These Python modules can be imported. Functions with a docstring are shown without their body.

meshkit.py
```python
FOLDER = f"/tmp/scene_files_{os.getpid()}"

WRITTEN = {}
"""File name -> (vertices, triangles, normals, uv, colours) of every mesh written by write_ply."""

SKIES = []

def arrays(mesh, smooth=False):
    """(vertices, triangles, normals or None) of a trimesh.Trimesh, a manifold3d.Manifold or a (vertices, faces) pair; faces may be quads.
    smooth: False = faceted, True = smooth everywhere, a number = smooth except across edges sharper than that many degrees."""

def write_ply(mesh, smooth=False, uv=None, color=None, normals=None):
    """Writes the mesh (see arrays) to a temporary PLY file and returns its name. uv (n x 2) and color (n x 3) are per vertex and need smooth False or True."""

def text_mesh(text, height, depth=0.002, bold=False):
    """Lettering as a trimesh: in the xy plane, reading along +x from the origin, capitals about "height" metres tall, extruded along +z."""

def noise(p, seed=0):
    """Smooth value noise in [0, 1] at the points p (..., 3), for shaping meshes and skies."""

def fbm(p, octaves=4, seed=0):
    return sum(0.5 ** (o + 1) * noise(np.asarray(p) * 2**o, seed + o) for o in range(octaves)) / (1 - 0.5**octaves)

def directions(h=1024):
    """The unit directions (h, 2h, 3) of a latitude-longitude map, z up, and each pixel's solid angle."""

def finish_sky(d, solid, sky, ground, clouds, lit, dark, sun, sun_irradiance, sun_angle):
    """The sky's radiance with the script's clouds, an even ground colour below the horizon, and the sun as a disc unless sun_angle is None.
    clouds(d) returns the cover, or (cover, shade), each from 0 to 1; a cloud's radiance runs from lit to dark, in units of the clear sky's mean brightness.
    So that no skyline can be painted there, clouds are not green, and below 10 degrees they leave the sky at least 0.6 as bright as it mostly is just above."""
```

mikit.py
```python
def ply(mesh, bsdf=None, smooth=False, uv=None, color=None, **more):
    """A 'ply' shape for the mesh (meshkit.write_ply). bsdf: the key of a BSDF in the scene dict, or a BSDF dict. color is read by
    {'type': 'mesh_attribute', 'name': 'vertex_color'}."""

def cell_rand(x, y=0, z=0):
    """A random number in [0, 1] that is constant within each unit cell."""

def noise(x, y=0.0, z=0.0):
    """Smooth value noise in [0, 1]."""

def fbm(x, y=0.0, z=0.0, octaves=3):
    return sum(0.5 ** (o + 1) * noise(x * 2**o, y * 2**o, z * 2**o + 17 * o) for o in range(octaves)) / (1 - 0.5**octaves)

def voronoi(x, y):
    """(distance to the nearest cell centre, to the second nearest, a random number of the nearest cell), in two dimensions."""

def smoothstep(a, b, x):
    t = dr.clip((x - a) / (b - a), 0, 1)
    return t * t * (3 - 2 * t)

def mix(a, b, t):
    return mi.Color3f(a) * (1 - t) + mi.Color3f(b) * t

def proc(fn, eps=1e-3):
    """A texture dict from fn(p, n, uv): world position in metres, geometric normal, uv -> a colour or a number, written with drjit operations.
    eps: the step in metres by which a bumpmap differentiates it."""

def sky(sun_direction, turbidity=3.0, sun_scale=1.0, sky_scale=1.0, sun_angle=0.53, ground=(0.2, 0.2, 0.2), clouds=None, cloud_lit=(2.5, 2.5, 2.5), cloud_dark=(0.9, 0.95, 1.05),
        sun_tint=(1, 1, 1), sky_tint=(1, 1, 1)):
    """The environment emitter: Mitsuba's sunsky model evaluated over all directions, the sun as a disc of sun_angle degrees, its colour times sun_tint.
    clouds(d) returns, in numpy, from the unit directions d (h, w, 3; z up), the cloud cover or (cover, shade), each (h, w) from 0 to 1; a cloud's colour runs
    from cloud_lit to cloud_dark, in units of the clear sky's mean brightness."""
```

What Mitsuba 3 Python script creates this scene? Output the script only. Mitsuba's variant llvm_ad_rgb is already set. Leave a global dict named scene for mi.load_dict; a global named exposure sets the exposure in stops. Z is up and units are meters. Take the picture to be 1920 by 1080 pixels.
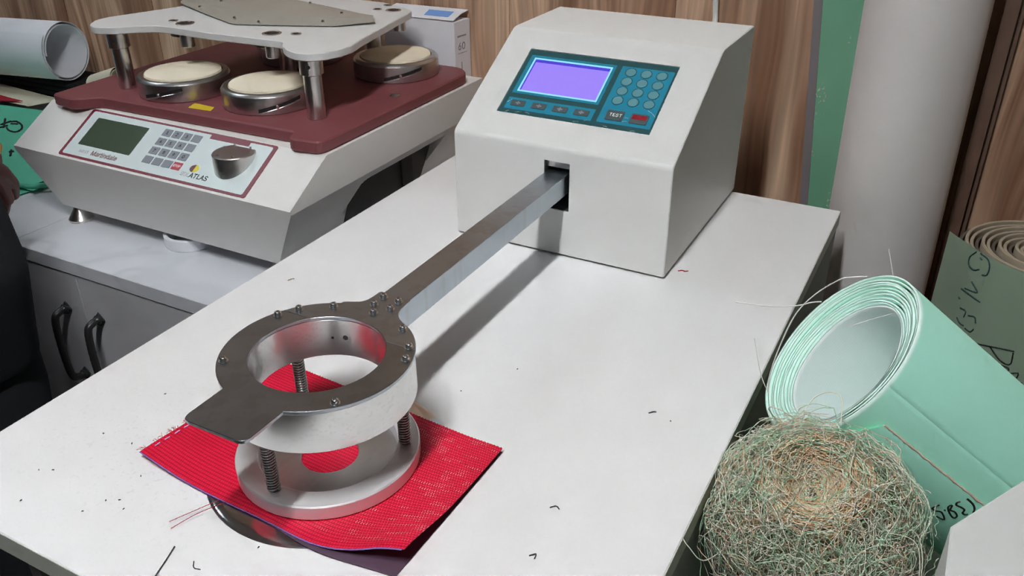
import math, random
import numpy as np
import trimesh
import manifold3d as m3
import mitsuba as mi
import drjit as dr
import mikit, meshkit
from mikit import proc, noise, fbm, smoothstep, mix, cell_rand

T = mi.ScalarTransform4f
scene, labels = {}, {}
TZ = 0.75                                   # height of the desk top; builders below work in desk coordinates, z = 0 on the desk

# ------------------------------------------------------------------ camera, light, exposure
yaw, pitch, roll = -0.49171, -0.51004, -0.00685
fwd = np.array([math.sin(yaw) * math.cos(pitch), math.cos(yaw) * math.cos(pitch), math.sin(pitch)])
rt = np.cross(fwd, [0, 0, 1]); rt /= np.linalg.norm(rt)
upv = np.cross(rt, fwd)
upv = -math.sin(roll) * rt + math.cos(roll) * upv
eye = np.array([0.58106, -0.92635, 0.52099 + TZ])
scene['camera'] = {'type': 'perspective', 'fov_axis': 'x', 'fov': math.degrees(2 * math.atan(960 / 1622.26)), 'near_clip': 0.02,
                   'to_world': T().look_at(origin=eye.tolist(), target=(eye + fwd).tolist(), up=upv.tolist())}
exposure = 0.04
LAMP_MAIN = 136.0
LAMP_FILL = 8.5
main_lamp = (0.28, -1.04, 1.60)             # x, y, z above the desk
fill_lamp = (-1.75, -0.15, 1.66)  # added fill lamp, stands in for window daylight from the left

# ------------------------------------------------------------------ materials
def rgb(r, g, b):
    f = lambda c: c / 12.92 if c <= 0.04045 else ((c + 0.055) / 1.055) ** 2.4
    return [f(r / 255), f(g / 255), f(b / 255)]

def plain(col, rough=0.5, metal=0.0, spec=0.5, **k):
    c = {'type': 'rgb', 'value': list(map(float, col))} if not isinstance(col, dict) else col
    return {'type': 'twosided', 'bsdf': {'type': 'principled', 'base_color': c, 'roughness': rough, 'metallic': metal, **({'specular': spec} if metal < 0.5 else {}), **k}}

def mat(name, *a, **k):
    scene['mat_' + name] = plain(*a, **k)
    return 'mat_' + name

def tint(col, amount, scale, oct=3):
    c = np.array(col, float)
    lo, hi = (c * (1 - amount)).tolist(), np.minimum(c * (1 + amount), 1).tolist()
    return proc(lambda p, n, uv: mix(lo, hi, fbm(p.x * scale, p.y * scale, p.z * scale, oct)))

def bump(inner, fn, scale, eps=5e-4):
    return {'type': 'twosided', 'bsdf': {'type': 'bumpmap', 'arbitrary': proc(fn, eps), 'scale': scale, 'bsdf': inner['bsdf'] if inner['type'] == 'twosided' else inner}}

def laminate(p, n, uv):
    a = fbm(p.x * 5, p.y * 5, p.z * 5, 3)
    c = mix([0.74, 0.735, 0.735], [0.80, 0.795, 0.795], a)
    # a patch of fine grey grit left of the sample
    d = dr.square((p.x - 0.0) / 0.13) + dr.square((p.y + 0.53) / 0.10)
    grit = smoothstep(0.80, 0.90, noise(p.x * 420, p.y * 420)) * dr.exp(-d) * 0.14
    far = smoothstep(0.95, 0.98, noise(p.x * 160, p.y * 160, 3.0)) * 0.04
    return mix(c, [0.25, 0.24, 0.22], grit + far)
LAMINATE = mat('laminate', proc(laminate), 0.38, spec=0.45)
EDGE = mat('edge', rgb(168, 172, 162), 0.45)
DARKPANEL = mat('darkpanel', rgb(120, 122, 118), 0.6)
PAINT = mat('paint', tint([0.735, 0.735, 0.715], 0.03, 6), 0.42, spec=0.4)
CABPAINT = mat('cabpaint', rgb(196, 198, 196), 0.45)
SLOTDARK = mat('slotdark', rgb(60, 60, 58), 0.5, 0.0)
WHITEBODY = mat('whitebody', tint([0.72, 0.705, 0.68], 0.05, 7), 0.45)
def brushed(p, n, uv):
    a = fbm(p.x * 18, p.y * 18, p.z * 18, 3)
    b = noise(p.x * 260, p.y * 90, p.z * 260)
    return mix([0.50, 0.49, 0.48], [0.66, 0.65, 0.64], 0.6 * a + 0.4 * b)
STEEL = mat('steel', proc(brushed), 0.30, 1.0)
def galvanised(p, n, uv):
    a = fbm(p.x * 40, p.y * 40, p.z * 40, 4)
    s = smoothstep(0.60, 0.75, noise(p.x * 420, p.y * 420, p.z * 420)) * smoothstep(0.42, 0.62, a)
    return mix(mix([0.60, 0.60, 0.59], [0.74, 0.74, 0.735], a), [0.48, 0.45, 0.42], 0.22 * s)
RINGSTEEL = mat('ringsteel', proc(galvanised), 0.24, 1.0)
def platetone(p, n, uv):
    a = fbm(p.x * 30, p.y * 30, p.z * 30, 4)
    s = smoothstep(0.55, 0.70, fbm(p.x * 90, p.y * 90, 3.0, 3))
    return mix(mix([0.42, 0.475, 0.525], [0.525, 0.59, 0.645], a), [0.36, 0.34, 0.31], 0.22 * s)
PLATESTEEL = mat('platesteel', proc(platetone), 0.30, 1.0)
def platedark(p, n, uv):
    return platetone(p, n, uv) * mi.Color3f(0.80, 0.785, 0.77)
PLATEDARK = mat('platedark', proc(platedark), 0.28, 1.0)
ARMSTEEL = mat('armsteel', proc(platetone), 0.34, 1.0)
CHROME = mat('chrome', [0.75, 0.75, 0.76], 0.12, 1.0)
BOLT = mat('bolt', [0.80, 0.79, 0.78], 0.20, 1.0)
SPRING = mat('spring', [0.30, 0.29, 0.28], 0.25, 1.0)
DARKSTEEL = mat('darksteel', [0.20, 0.195, 0.19], 0.3, 1.0)
ALU = mat('aluminium', tint([0.80, 0.80, 0.81], 0.03, 30), 0.45, 0.55)
INSERT = mat('insert', proc(brushed), 0.36, 1.0)
HUBSTEEL = mat('hubsteel', [0.74, 0.72, 0.70], 0.34, 1.0)
POLISHED = mat('polished', [0.66, 0.64, 0.62], 0.24, 1.0)
BLACK = mat('black', [0.015, 0.015, 0.015], 0.5)
BLACKIRON = mat('blackiron', [0.018, 0.018, 0.018], 0.35)
INK = mat('ink', [0.012, 0.012, 0.014], 0.6)
INKGREEN = mat('inkgreen', rgb(36, 66, 68), 0.6)
TEALDARK = mat('tealdark', rgb(44, 82, 86), 0.30)
TEAL = mat('teal', rgb(42, 132, 158), 0.28)
KEYTEAL = mat('keyteal', rgb(98, 148, 156), 0.16)
KEYDARK = mat('keydark', rgb(78, 90, 92), 0.25)
KEYRED = mat('keyred', rgb(140, 36, 48), 0.3)
WHITEINK = mat('whiteink', rgb(225, 230, 230), 0.4)
MAROON = mat('maroon', tint(rgb(122, 66, 70), 0.06, 20), 0.5)
MAROONINK = mat('maroonink', rgb(120, 36, 52), 0.4)
PALEPANEL = mat('palepanel', rgb(205, 216, 216), 0.4)
LCDGREEN = mat('lcdgreen', rgb(62, 76, 58), 0.2)
KEYGREY = mat('keygrey', rgb(128, 132, 140), 0.45)
KEYSTOP = mat('keystop', rgb(176, 42, 58), 0.4)
YELLOW = mat('yellow', rgb(214, 184, 40), 0.5)
LOGOYELLOW = mat('logoyellow', rgb(226, 212, 60), 0.5)
LOGOMAROON = mat('logomaroon', rgb(112, 70, 70), 0.5)
GREYINK = mat('greyink', rgb(150, 140, 150), 0.5)
PLATEWHITE = mat('platewhite', tint([0.66, 0.66, 0.65], 0.03, 10), 0.4)
COVER = mat('cover', tint(rgb(160, 157, 148), 0.10, 18), 0.3)
FELT = mat('felt', tint(rgb(232, 222, 200), 0.05, 60), 0.9, spec=0.1)
CARTON = mat('carton', tint([0.76, 0.76, 0.80], 0.03, 10), 0.6)
CARTONBLUE = mat('cartonblue', rgb(120, 160, 220), 0.6)
PAPERWHITE = mat('paperwhite', tint([0.76, 0.78, 0.82], 0.03, 12), 0.6)
PAPERCREAM = mat('papercream', tint(rgb(214, 208, 186), 0.05, 20), 0.7)
CLOTHGREEN = mat('clothgreen', tint(rgb(96, 190, 160), 0.06, 25), 0.75, spec=0.2)
CLOTHRED = mat('clothred', rgb(160, 22, 40), 0.7)
CLOTHDARK = mat('clothdark', [0.02, 0.022, 0.025], 0.85, spec=0.1)
GREENBOARD = mat('greenboard', proc(lambda p, n, uv: mix(mix(rgb(104, 158, 128), rgb(114, 168, 138), fbm(p.x * 12, p.z * 12, 0.0)), rgb(214, 196, 176),
                 0.85 * smoothstep(0.72, 0.82, noise(p.x * 460, p.z * 300, 5.0)) * smoothstep(0.50, 0.60, fbm(p.x * 16, p.z * 9, 2.0)))), 0.7)
GREYBAND = mat('greyband', rgb(122, 114, 116), 0.7)
GREYROLL = mat('greyroll', proc(lambda p, n, uv: mix(mix(rgb(204, 198, 196), rgb(216, 211, 208), fbm(p.x * 6, p.y * 6, p.z * 3)), rgb(120, 100, 90),
               0.12 * smoothstep(0.965, 0.985, noise(p.x * 90, p.y * 90, p.z * 90)))), 0.55)
def mint(p, n, uv):
    a = fbm(p.x * 9, p.y * 9, p.z * 9, 2)
    along = (p.x - 0.531) * 0.68255 + (p.y + 0.197) * 0.34778 - (p.z - TZ - 0.077) * 0.64279
    return mix(mix(rgb(180, 248, 224), rgb(190, 252, 232), a), rgb(232, 254, 246), 0.85 * smoothstep(0.006, 0.001, along))
MINT = mat('mint', proc(mint), 0.5, spec=0.35)
MINTPALE = mat('mintpale', tint(rgb(216, 250, 238), 0.05, 60), 0.6)
LINING = mat('lining', proc(lambda p, n, uv: mix(rgb(216, 230, 226), rgb(230, 240, 238), 0.5 + 0.22 * dr.sin((p.x * 0.68 + p.y * 0.35 - p.z * 0.64) * 2600) + 0.3 * (fbm(p.x * 30, p.y * 30, p.z * 30) - 0.5))), 0.7)
MINTLINE = mat('mintline', rgb(84, 150, 128), 0.6)
FRAY = mat('fray', tint(rgb(214, 192, 176), 0.2, 300), 0.9)
WRAPGREEN = mat('wrapgreen', tint(rgb(136, 154, 134), 0.08, 16), 0.6)
COILTAN = mat('coiltan', tint(rgb(158, 146, 126), 0.15, 40), 0.7)
COILDARK = mat('coildark', rgb(88, 80, 70), 0.7)
THREADWHITE = mat('threadwhite', rgb(226, 226, 220), 0.4)
YARNGREEN = mat('yarngreen', tint(rgb(172, 204, 172), 0.15, 40), 0.4)
YARNPALE = mat('yarnpale', rgb(226, 226, 208), 0.35)
YARNTAN = mat('yarntan', tint(rgb(214, 182, 142), 0.15, 40), 0.45)
YARNPINK = mat('yarnpink', rgb(220, 188, 168), 0.45)
YARNCORE = mat('yarncore', tint(rgb(140, 134, 96), 0.35, 60), 0.9, spec=0.1)
SACK = mat('sack', tint(rgb(140, 176, 148), 0.15, 20), 0.7)
SKIN = mat('skin', tint(rgb(96, 52, 40), 0.06, 40), 0.5)
HAIR = mat('hair', [0.012, 0.010, 0.009], 0.5)
GOLD = mat('gold', [0.85, 0.62, 0.28], 0.25, 1.0)
FLOORMAT = mat('floor', tint(rgb(74, 70, 66), 0.12, 5), 0.5)
CEILMAT = mat('ceiling', [0.38, 0.38, 0.38], 0.9)
WALLPAINT = mat('wallpaint', [0.10, 0.098, 0.095], 0.9)
JOINT = mat('joint', rgb(196, 172, 146), 0.6)
TRIMWOOD = mat('trimwood', tint(rgb(104, 80, 68), 0.12, 20), 0.5)
CABLEWHITE = mat('cablewhite', [0.72, 0.72, 0.70], 0.4)
SPECK = mat('speck', [0.03, 0.03, 0.035], 0.8)

def wood(p, n, uv):
    k = dr.floor((p.x + 0.199) / 0.318)
    r = cell_rand(k, 3, 1) * 40
    wv = fbm(p.x * 7 + r, p.z * 1.6 + r, 1.0, 3)
    g = fbm(p.x * 34 + r + 5 * wv, p.z * 1.7 + r, 2.0, 3)
    fine = noise(p.x * 330 + 22 * wv, p.z * 7 + r, 4.0)
    c = mix(rgb(160, 122, 98), rgb(214, 180, 152), smoothstep(0.28, 0.72, g))
    c = mix(c, rgb(118, 82, 62), 0.6 * smoothstep(0.56, 0.74, fbm(p.x * 15 + r, p.z * 1.1 + 9, 6.0, 3)))
    kn = dr.sqrt(dr.square((p.x - 0.69) * 2.2) + dr.square(p.z - TZ - 0.10))
    c = mix(c, rgb(58, 38, 28), smoothstep(0.022, 0.008, kn))
    return c * (0.78 + 0.36 * fine)
WOOD = mat('wood', proc(wood), 0.5, spec=0.35)

def marble(p, n, uv):
    a = fbm(p.x * 4 + 3 * fbm(p.x * 3, p.y * 3, p.z * 3), p.y * 5, p.z * 4, 4)
    v = smoothstep(0.06, 0.0, dr.abs(a - 0.5))
    return mix(mix(rgb(196, 199, 205), rgb(216, 218, 222), a), rgb(176, 180, 186), 0.35 * v)
MARBLE = mat('marble', proc(marble), 0.35)
def concrete(p, n, uv):
    a = fbm(p.x * 9, p.y * 9, p.z * 9, 4)
    return mix(rgb(166, 166, 170), rgb(198, 198, 202), a)
DOORGREY = mat('doorgrey', proc(concrete), 0.45)
GROUT = mat('grout', rgb(190, 190, 190), 0.6)

def weave(p, n, uv):
    c = mix(rgb(194, 14, 48), rgb(208, 22, 58), noise(p.x * 40, p.y * 40))
    row = uv.y * 180 / 3.7
    u = dr.abs(p.x / 0.0024 + 0.5 * (dr.floor(row) - 2 * dr.floor(row / 2)) - dr.floor(p.x / 0.0024 + 0.5 * (dr.floor(row) - 2 * dr.floor(row / 2))) - 0.5)
    v = dr.abs(row - dr.floor(row) - 0.5)
    c = mix(c, rgb(150, 4, 34), 0.75 * smoothstep(0.30, 0.48, v))
    c = mix(c, rgb(160, 6, 38), 0.45 * smoothstep(0.28, 0.48, u))
    c = mix(c, rgb(232, 60, 92), 0.40 * smoothstep(0.30, 0.05, u) * smoothstep(0.30, 0.05, v))
    dots = smoothstep(0.20, 0.05, u) * smoothstep(0.16, 0.05, dr.abs(v - 0.25))
    pick = smoothstep(0.58, 0.80, noise(p.x / 0.011, dr.floor(row) * 7.3, 3.0))
    side = smoothstep(0.55, 0.80, uv.x) * smoothstep(0.03, 0.12, uv.y)
    return mix(c, rgb(255, 222, 222), 0.95 * dots * side * (0.10 + 0.90 * pick))
FABRICRED = mat('fabricred', proc(weave), 0.42, spec=0.4)
FABRICPURPLE = mat('fabricpurple', rgb(74, 52, 70), 0.7)
SELVEDGE = mat('selvedge', rgb(128, 100, 164), 0.6)
STITCH = mat('stitch', rgb(210, 180, 230), 0.6)

def glow(col, strength):
    return {'type': 'area', 'radiance': {'type': 'rgb', 'value': [float(c * strength) for c in col]}}

# ------------------------------------------------------------------ mesh helpers
def trm(mesh):
    if hasattr(mesh, 'to_mesh'):
        m = mesh.to_mesh()
        return trimesh.Trimesh(np.array(m.vert_properties[:, :3], float), np.array(m.tri_verts), process=False)
    return mesh

def mani(mesh):
    mesh = trm(mesh).copy(); mesh.merge_vertices()
    return m3.Manifold(m3.Mesh(vert_properties=np.asarray(mesh.vertices, np.float32), tri_verts=np.asarray(mesh.faces, np.uint32)))

def cat(*ms):
    return trimesh.util.concatenate([trm(m) for m in ms])

def shift(mesh, x=0, y=0, z=0):
    m = trm(mesh).copy(); m.vertices = m.vertices + [x, y, z]; return m

def place(mesh, O, U, V, N):
    m = trm(mesh).copy(); M = np.array([U, V, N], float)
    m.vertices = np.asarray(O, float) + m.vertices @ M
    if np.linalg.det(M) < 0: m.invert()
    return m

def offset_ring(r, d):
    r = np.asarray(r, float); a = r - np.roll(r, 1, 0); b = np.roll(r, -1, 0) - r
    a /= np.linalg.norm(a, axis=1, keepdims=True); b /= np.linalg.norm(b, axis=1, keepdims=True)
    na, nb = np.stack([-a[:, 1], a[:, 0]], 1), np.stack([-b[:, 1], b[:, 0]], 1)
    m = na + nb; m /= np.maximum((m * na).sum(1, keepdims=True), 0.5) * 1.0 / 1.0
    m = (na + nb); k = 1 + (na * nb).sum(1, keepdims=True)
    return r + d * m / np.maximum(k, 0.4)

def area(r):
    r = np.asarray(r); return 0.5 * np.sum(r[:, 0] * np.roll(r[:, 1], -1) - np.roll(r[:, 0], -1) * r[:, 1])

def prism(rings, z0, z1, b=0.0):
    """Extrusion of one outline (and holes), its edges chamfered by b."""
    if not isinstance(rings[0][0], (list, tuple, np.ndarray)): rings = [rings]
    rs = []
    for i, r in enumerate(rings):
        r = np.asarray(r, float)
        if (area(r) > 0) != (i == 0): r = r[::-1]
        rs.append(r)
    lv = [(z0, b), (z0 + b, 0), (z1 - b, 0), (z1, b)] if b > 0 else [(z0, 0), (z1, 0)]
    V, F, base = [], [], 0
    N = sum(len(r) for r in rs)
    for z, d in lv:
        for r in rs:
            q = offset_ring(r, d) if d else r
            V.append(np.c_[q, np.full(len(q), z)])
    V = np.vstack(V)
    st = np.cumsum([0] + [len(r) for r in rs])
    for L in range(len(lv) - 1):
        for k, r in enumerate(rs):
            i = np.arange(len(r)); j = (i + 1) % len(r)
            A, B, C, D = L * N + st[k] + i, L * N + st[k] + j, (L + 1) * N + st[k] + j, (L + 1) * N + st[k] + i
            F += [np.c_[A, B, C], np.c_[A, C, D]]
    cap = np.asarray(m3.triangulate([np.asarray(r, np.float64) for r in [V[st[k]:st[k + 1], :2] for k in range(len(rs))]]))
    F += [cap[:, ::-1], cap + (len(lv) - 1) * N]
    return trimesh.Trimesh(V, np.vstack(F), process=False)

def box(x0, x1, y0, y1, z0, z1, b=0.0):
    return prism([(x0, y0), (x1, y0), (x1, y1), (x0, y1)], z0, z1, b)

def rrect(x0, x1, y0, y1, r, n=6):
    o = []
    for cx, cy, a in ((x1 - r, y1 - r, 0), (x0 + r, y1 - r, 90), (x0 + r, y0 + r, 180), (x1 - r, y0 + r, 270)):
        for k in range(n + 1):
            t = math.radians(a + 90 * k / n); o.append((cx + r * math.cos(t), cy + r * math.sin(t)))
    return o

def circle(cx, cy, r, n=96):
    t = np.linspace(0, 2 * np.pi, n, endpoint=False)
    return np.c_[cx + r * np.cos(t), cy + r * np.sin(t)]

def rounded(pts, r, n=5):
    """Outline with its corners rounded (r: one radius or one for each corner)."""
    p = np.asarray(pts, float); rr = np.broadcast_to(r, len(p)); o = []
    for i in range(len(p)):
        a, b, c = p[i - 1], p[i], p[(i + 1) % len(p)]
        if rr[i] <= 0: o.append(b); continue
        la, lc = np.linalg.norm(a - b), np.linalg.norm(c - b)
        d = min(rr[i], 0.45 * la, 0.45 * lc); A, C = b + (a - b) / la * d, b + (c - b) / lc * d
        for k in range(n + 1):
            t = k / n; o.append((1 - t) ** 2 * A + 2 * t * (1 - t) * b + t * t * C)
    return np.array(o)

def lathe(profile, c=(0, 0, 0), n=48):
    """Closed turned body from (radius, height) points running from the axis at the bottom to the axis at the top."""
    p = np.asarray(profile, float); t = np.linspace(0, 2 * np.pi, n, endpoint=False)
    V, F, rows = [], [], []
    for r, z in p:
        if r < 1e-9: rows.append([len(V)] * n); V.append((0, 0, z))
        else:
            rows.append(list(range(len(V), len(V) + n))); V += [(r * math.cos(a), r * math.sin(a), z) for a in t]
    closed = p[0][0] > 1e-9 and p[-1][0] > 1e-9
    seq = list(range(len(p))) + ([0] if closed else [])
    for a, b in zip(seq[:-1], seq[1:]):
        for i in range(n):
            j = (i + 1) % n; A, B, C, D = rows[a][i], rows[a][j], rows[b][j], rows[b][i]
            if A != B: F.append((A, B, C if C != D else D)) if C == D else F.extend([(A, B, C), (A, C, D)])
            else: F.append((A, C, D))
    m = trimesh.Trimesh(np.array(V) + np.asarray(c), np.array(F), process=False)
    return m

def tube(path, r, n=8, closed=False):
    p = np.asarray(path, float); N = len(p); rr = np.broadcast_to(r, N)
    tn = np.gradient(p, axis=0) if not closed else np.roll(p, -1, 0) - np.roll(p, 1, 0)
    tn /= np.maximum(np.linalg.norm(tn, axis=1, keepdims=True), 1e-12)
    u = np.cross(tn[0], [0.31, 0.2, 0.93]); u /= np.linalg.norm(u)
    V = []
    a = np.linspace(0, 2 * np.pi, n, endpoint=False)
    for i in range(N):
        u = u - tn[i] * (u @ tn[i]); u /= max(np.linalg.norm(u), 1e-12); w = np.cross(tn[i], u)
        V.append(p[i] + rr[i] * (np.cos(a)[:, None] * u + np.sin(a)[:, None] * w))
    V = np.vstack(V); F = []
    for k in range(N if closed else N - 1):
        i = np.arange(n); j = (i + 1) % n; q = ((k + 1) % N) * n
        F += [np.c_[k * n + i, k * n + j, q + j], np.c_[k * n + i, q + j, q + i]]
    if not closed:
        V = np.vstack([V, p[:1], p[-1:]]); i = np.arange(n); j = (i + 1) % n
        F += [np.c_[j, i, np.full(n, N * n)], np.c_[(N - 1) * n + i, (N - 1) * n + j, np.full(n, N * n + 1)]]
    return trimesh.Trimesh(V, np.vstack(F), process=False)

def spline(pts, n=8):
    p = np.asarray(pts, float)
    if len(p) < 3: return np.array([p[0] + (p[-1] - p[0]) * t for t in np.linspace(0, 1, n + 1)])
    q = np.vstack([2 * p[0] - p[1], p, 2 * p[-1] - p[-2]]); o = []
    for i in range(1, len(q) - 2):
        for t in np.linspace(0, 1, n, endpoint=False):
            a, b, c, d = q[i - 1], q[i], q[i + 1], q[i + 2]
            o.append(0.5 * (2 * b + (c - a) * t + (2 * a - 5 * b + 4 * c - d) * t * t + (3 * b - a - 3 * c + d) * t ** 3))
    return np.array(o + [p[-1]])

def sheet(P, th):
    """Closed thin sheet from a grid of points P (rows, cols, 3); th is the thickness, laid on the side against the normal."""
    P = np.asarray(P, float); a, b = P.shape[:2]
    du, dv = np.gradient(P, axis=0), np.gradient(P, axis=1)
    nn = np.cross(du, dv); nn /= np.maximum(np.linalg.norm(nn, axis=2, keepdims=True), 1e-12)
    top, bot = P.reshape(-1, 3), (P - nn * th).reshape(-1, 3); N = a * b
    idx = np.arange(N).reshape(a, b)
    A, B, C, D = idx[:-1, :-1].ravel(), idx[1:, :-1].ravel(), idx[1:, 1:].ravel(), idx[:-1, 1:].ravel()
    F = [np.c_[A, B, C], np.c_[A, C, D], N + np.c_[A, C, B], N + np.c_[A, D, C]]
    rim = np.concatenate([idx[0, :], idx[1:, -1], idx[-1, -2::-1], idx[-2:0:-1, 0]]); nx = np.roll(rim, -1)
    F += [np.c_[rim, nx, N + nx], np.c_[rim, N + nx, N + rim]]
    return trimesh.Trimesh(np.vstack([top, bot]), np.vstack(F), process=False)

def free(key):
    if key not in scene and key not in labels: return key
    k = 1
    while f'{key}_{k:03d}' in scene or f'{key}_{k:03d}' in labels: k += 1
    return f'{key}_{k:03d}'

def obj(name, mesh, m, parent=None, label=None, smooth=30, kind=None, cat_=None, group=None, **more):
    key = free(name if parent is None else parent + '__' + name)
    mesh = trm(mesh).copy(); mesh.vertices = mesh.vertices + [0, 0, TZ]
    if 'emitter' in more: smooth = False
    scene[key] = mikit.ply(mesh, m, smooth, **more)
    L = {k: v for k, v in (('label', label), ('category', cat_), ('group', group), ('kind', kind)) if v}
    if L: labels[key] = L
    return key

def thing(name, label, category, group=None):
    key = free(name)
    labels[key] = {'label': label, 'category': category}
    if group: labels[key]['group'] = group
    return key

def struct(name, mesh, m, label=None, parent=None, smooth=30):
    return obj(name, mesh, m, parent, label, smooth, None if parent else 'structure')

X, Y, Z = np.eye(3)

# ------------------------------------------------------------------ the room
RX0, RX1, RY0, RY1, RZ0, RZ1 = -2.4, 1.75, -4.0, 0.53, -TZ, 1.75
struct('floor', box(RX0, RX1, RY0, RY1, RZ0 - 0.05, RZ0), FLOORMAT, 'grey floor of the laboratory')
struct('ceiling', box(RX0, RX1, RY0, RY1, RZ1, RZ1 + 0.05), CEILMAT, 'pale ceiling')
struct('wall_back', box(RX0, RX1, RY1 + 0.004, RY1 + 0.06, RZ0, RZ1), JOINT, 'wood-look panelled wall behind the machines')
struct('wall_left', box(RX0 - 0.05, RX0, RY0, RY1, RZ0, RZ1), WALLPAINT, 'plain wall on the left')
struct('wall_right', box(RX1, RX1 + 0.05, RY0, RY1, RZ0, RZ1), WALLPAINT, 'plain wall on the right')
struct('wall_front', box(RX0, RX1, RY0 - 0.05, RY0, RZ0, RZ1), WALLPAINT, 'plain wall behind the viewer')
for k in range(-7, 7):
    a, b = max(-0.199 + 0.318 * k + 0.002, RX0), min(-0.199 + 0.318 * (k + 1) - 0.002, RX1)
    if b - a > 0.02:
        struct('panel', box(a, b, RY1, RY1 + 0.004, RZ0, RZ1), WOOD, None, 'wall_back')
struct('trim_1', cat(box(0.603, 0.622, 0.502, 0.5299, RZ0, RZ1, 0.002), box(0.6221, 0.630, 0.516, 0.5299, RZ0, RZ1, 0.001)), TRIMWOOD, 'dark wooden corner trim on the back wall')

def ceiling_lamp(c, L, wdt, strength, label, col=(0.97, 0.985, 1.0)):
    t = thing('ceiling_light', label, 'light', 'ceiling lights')
    x, y, z = c
    obj('fixture', cat(box(x - wdt * .7, x + wdt * .7, y - L * .53, y + L * .53, z + 0.004, z + 0.05, 0.004), tube([(x, y - L * .3, z + .05), (x, y - L * .3, RZ1)], 0.006), tube([(x, y + L * .3, z + .05), (x, y + L * .3, RZ1)], 0.006)), CEILMAT, t)
    v = np.array([(x - wdt / 2, y - L / 2, z), (x - wdt / 2, y + L / 2, z), (x + wdt / 2, y + L / 2, z), (x + wdt / 2, y - L / 2, z)])
    obj('diffuser', box(x - wdt / 2, x + wdt / 2, y - L / 2, y + L / 2, z - 0.006, z + 0.0035), PAPERWHITE, t, emitter=glow(col, strength))
ceiling_lamp(main_lamp, 0.8, 0.09, LAMP_MAIN, 'long narrow ceiling lamp over the desk')
ceiling_lamp(fill_lamp, 0.6, 0.5, LAMP_FILL, 'square cool white fill lamp added over the left end of the worktop', (0.80, 0.92, 1.0))  # unseen panel added to lift the shadows with cool light

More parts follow.
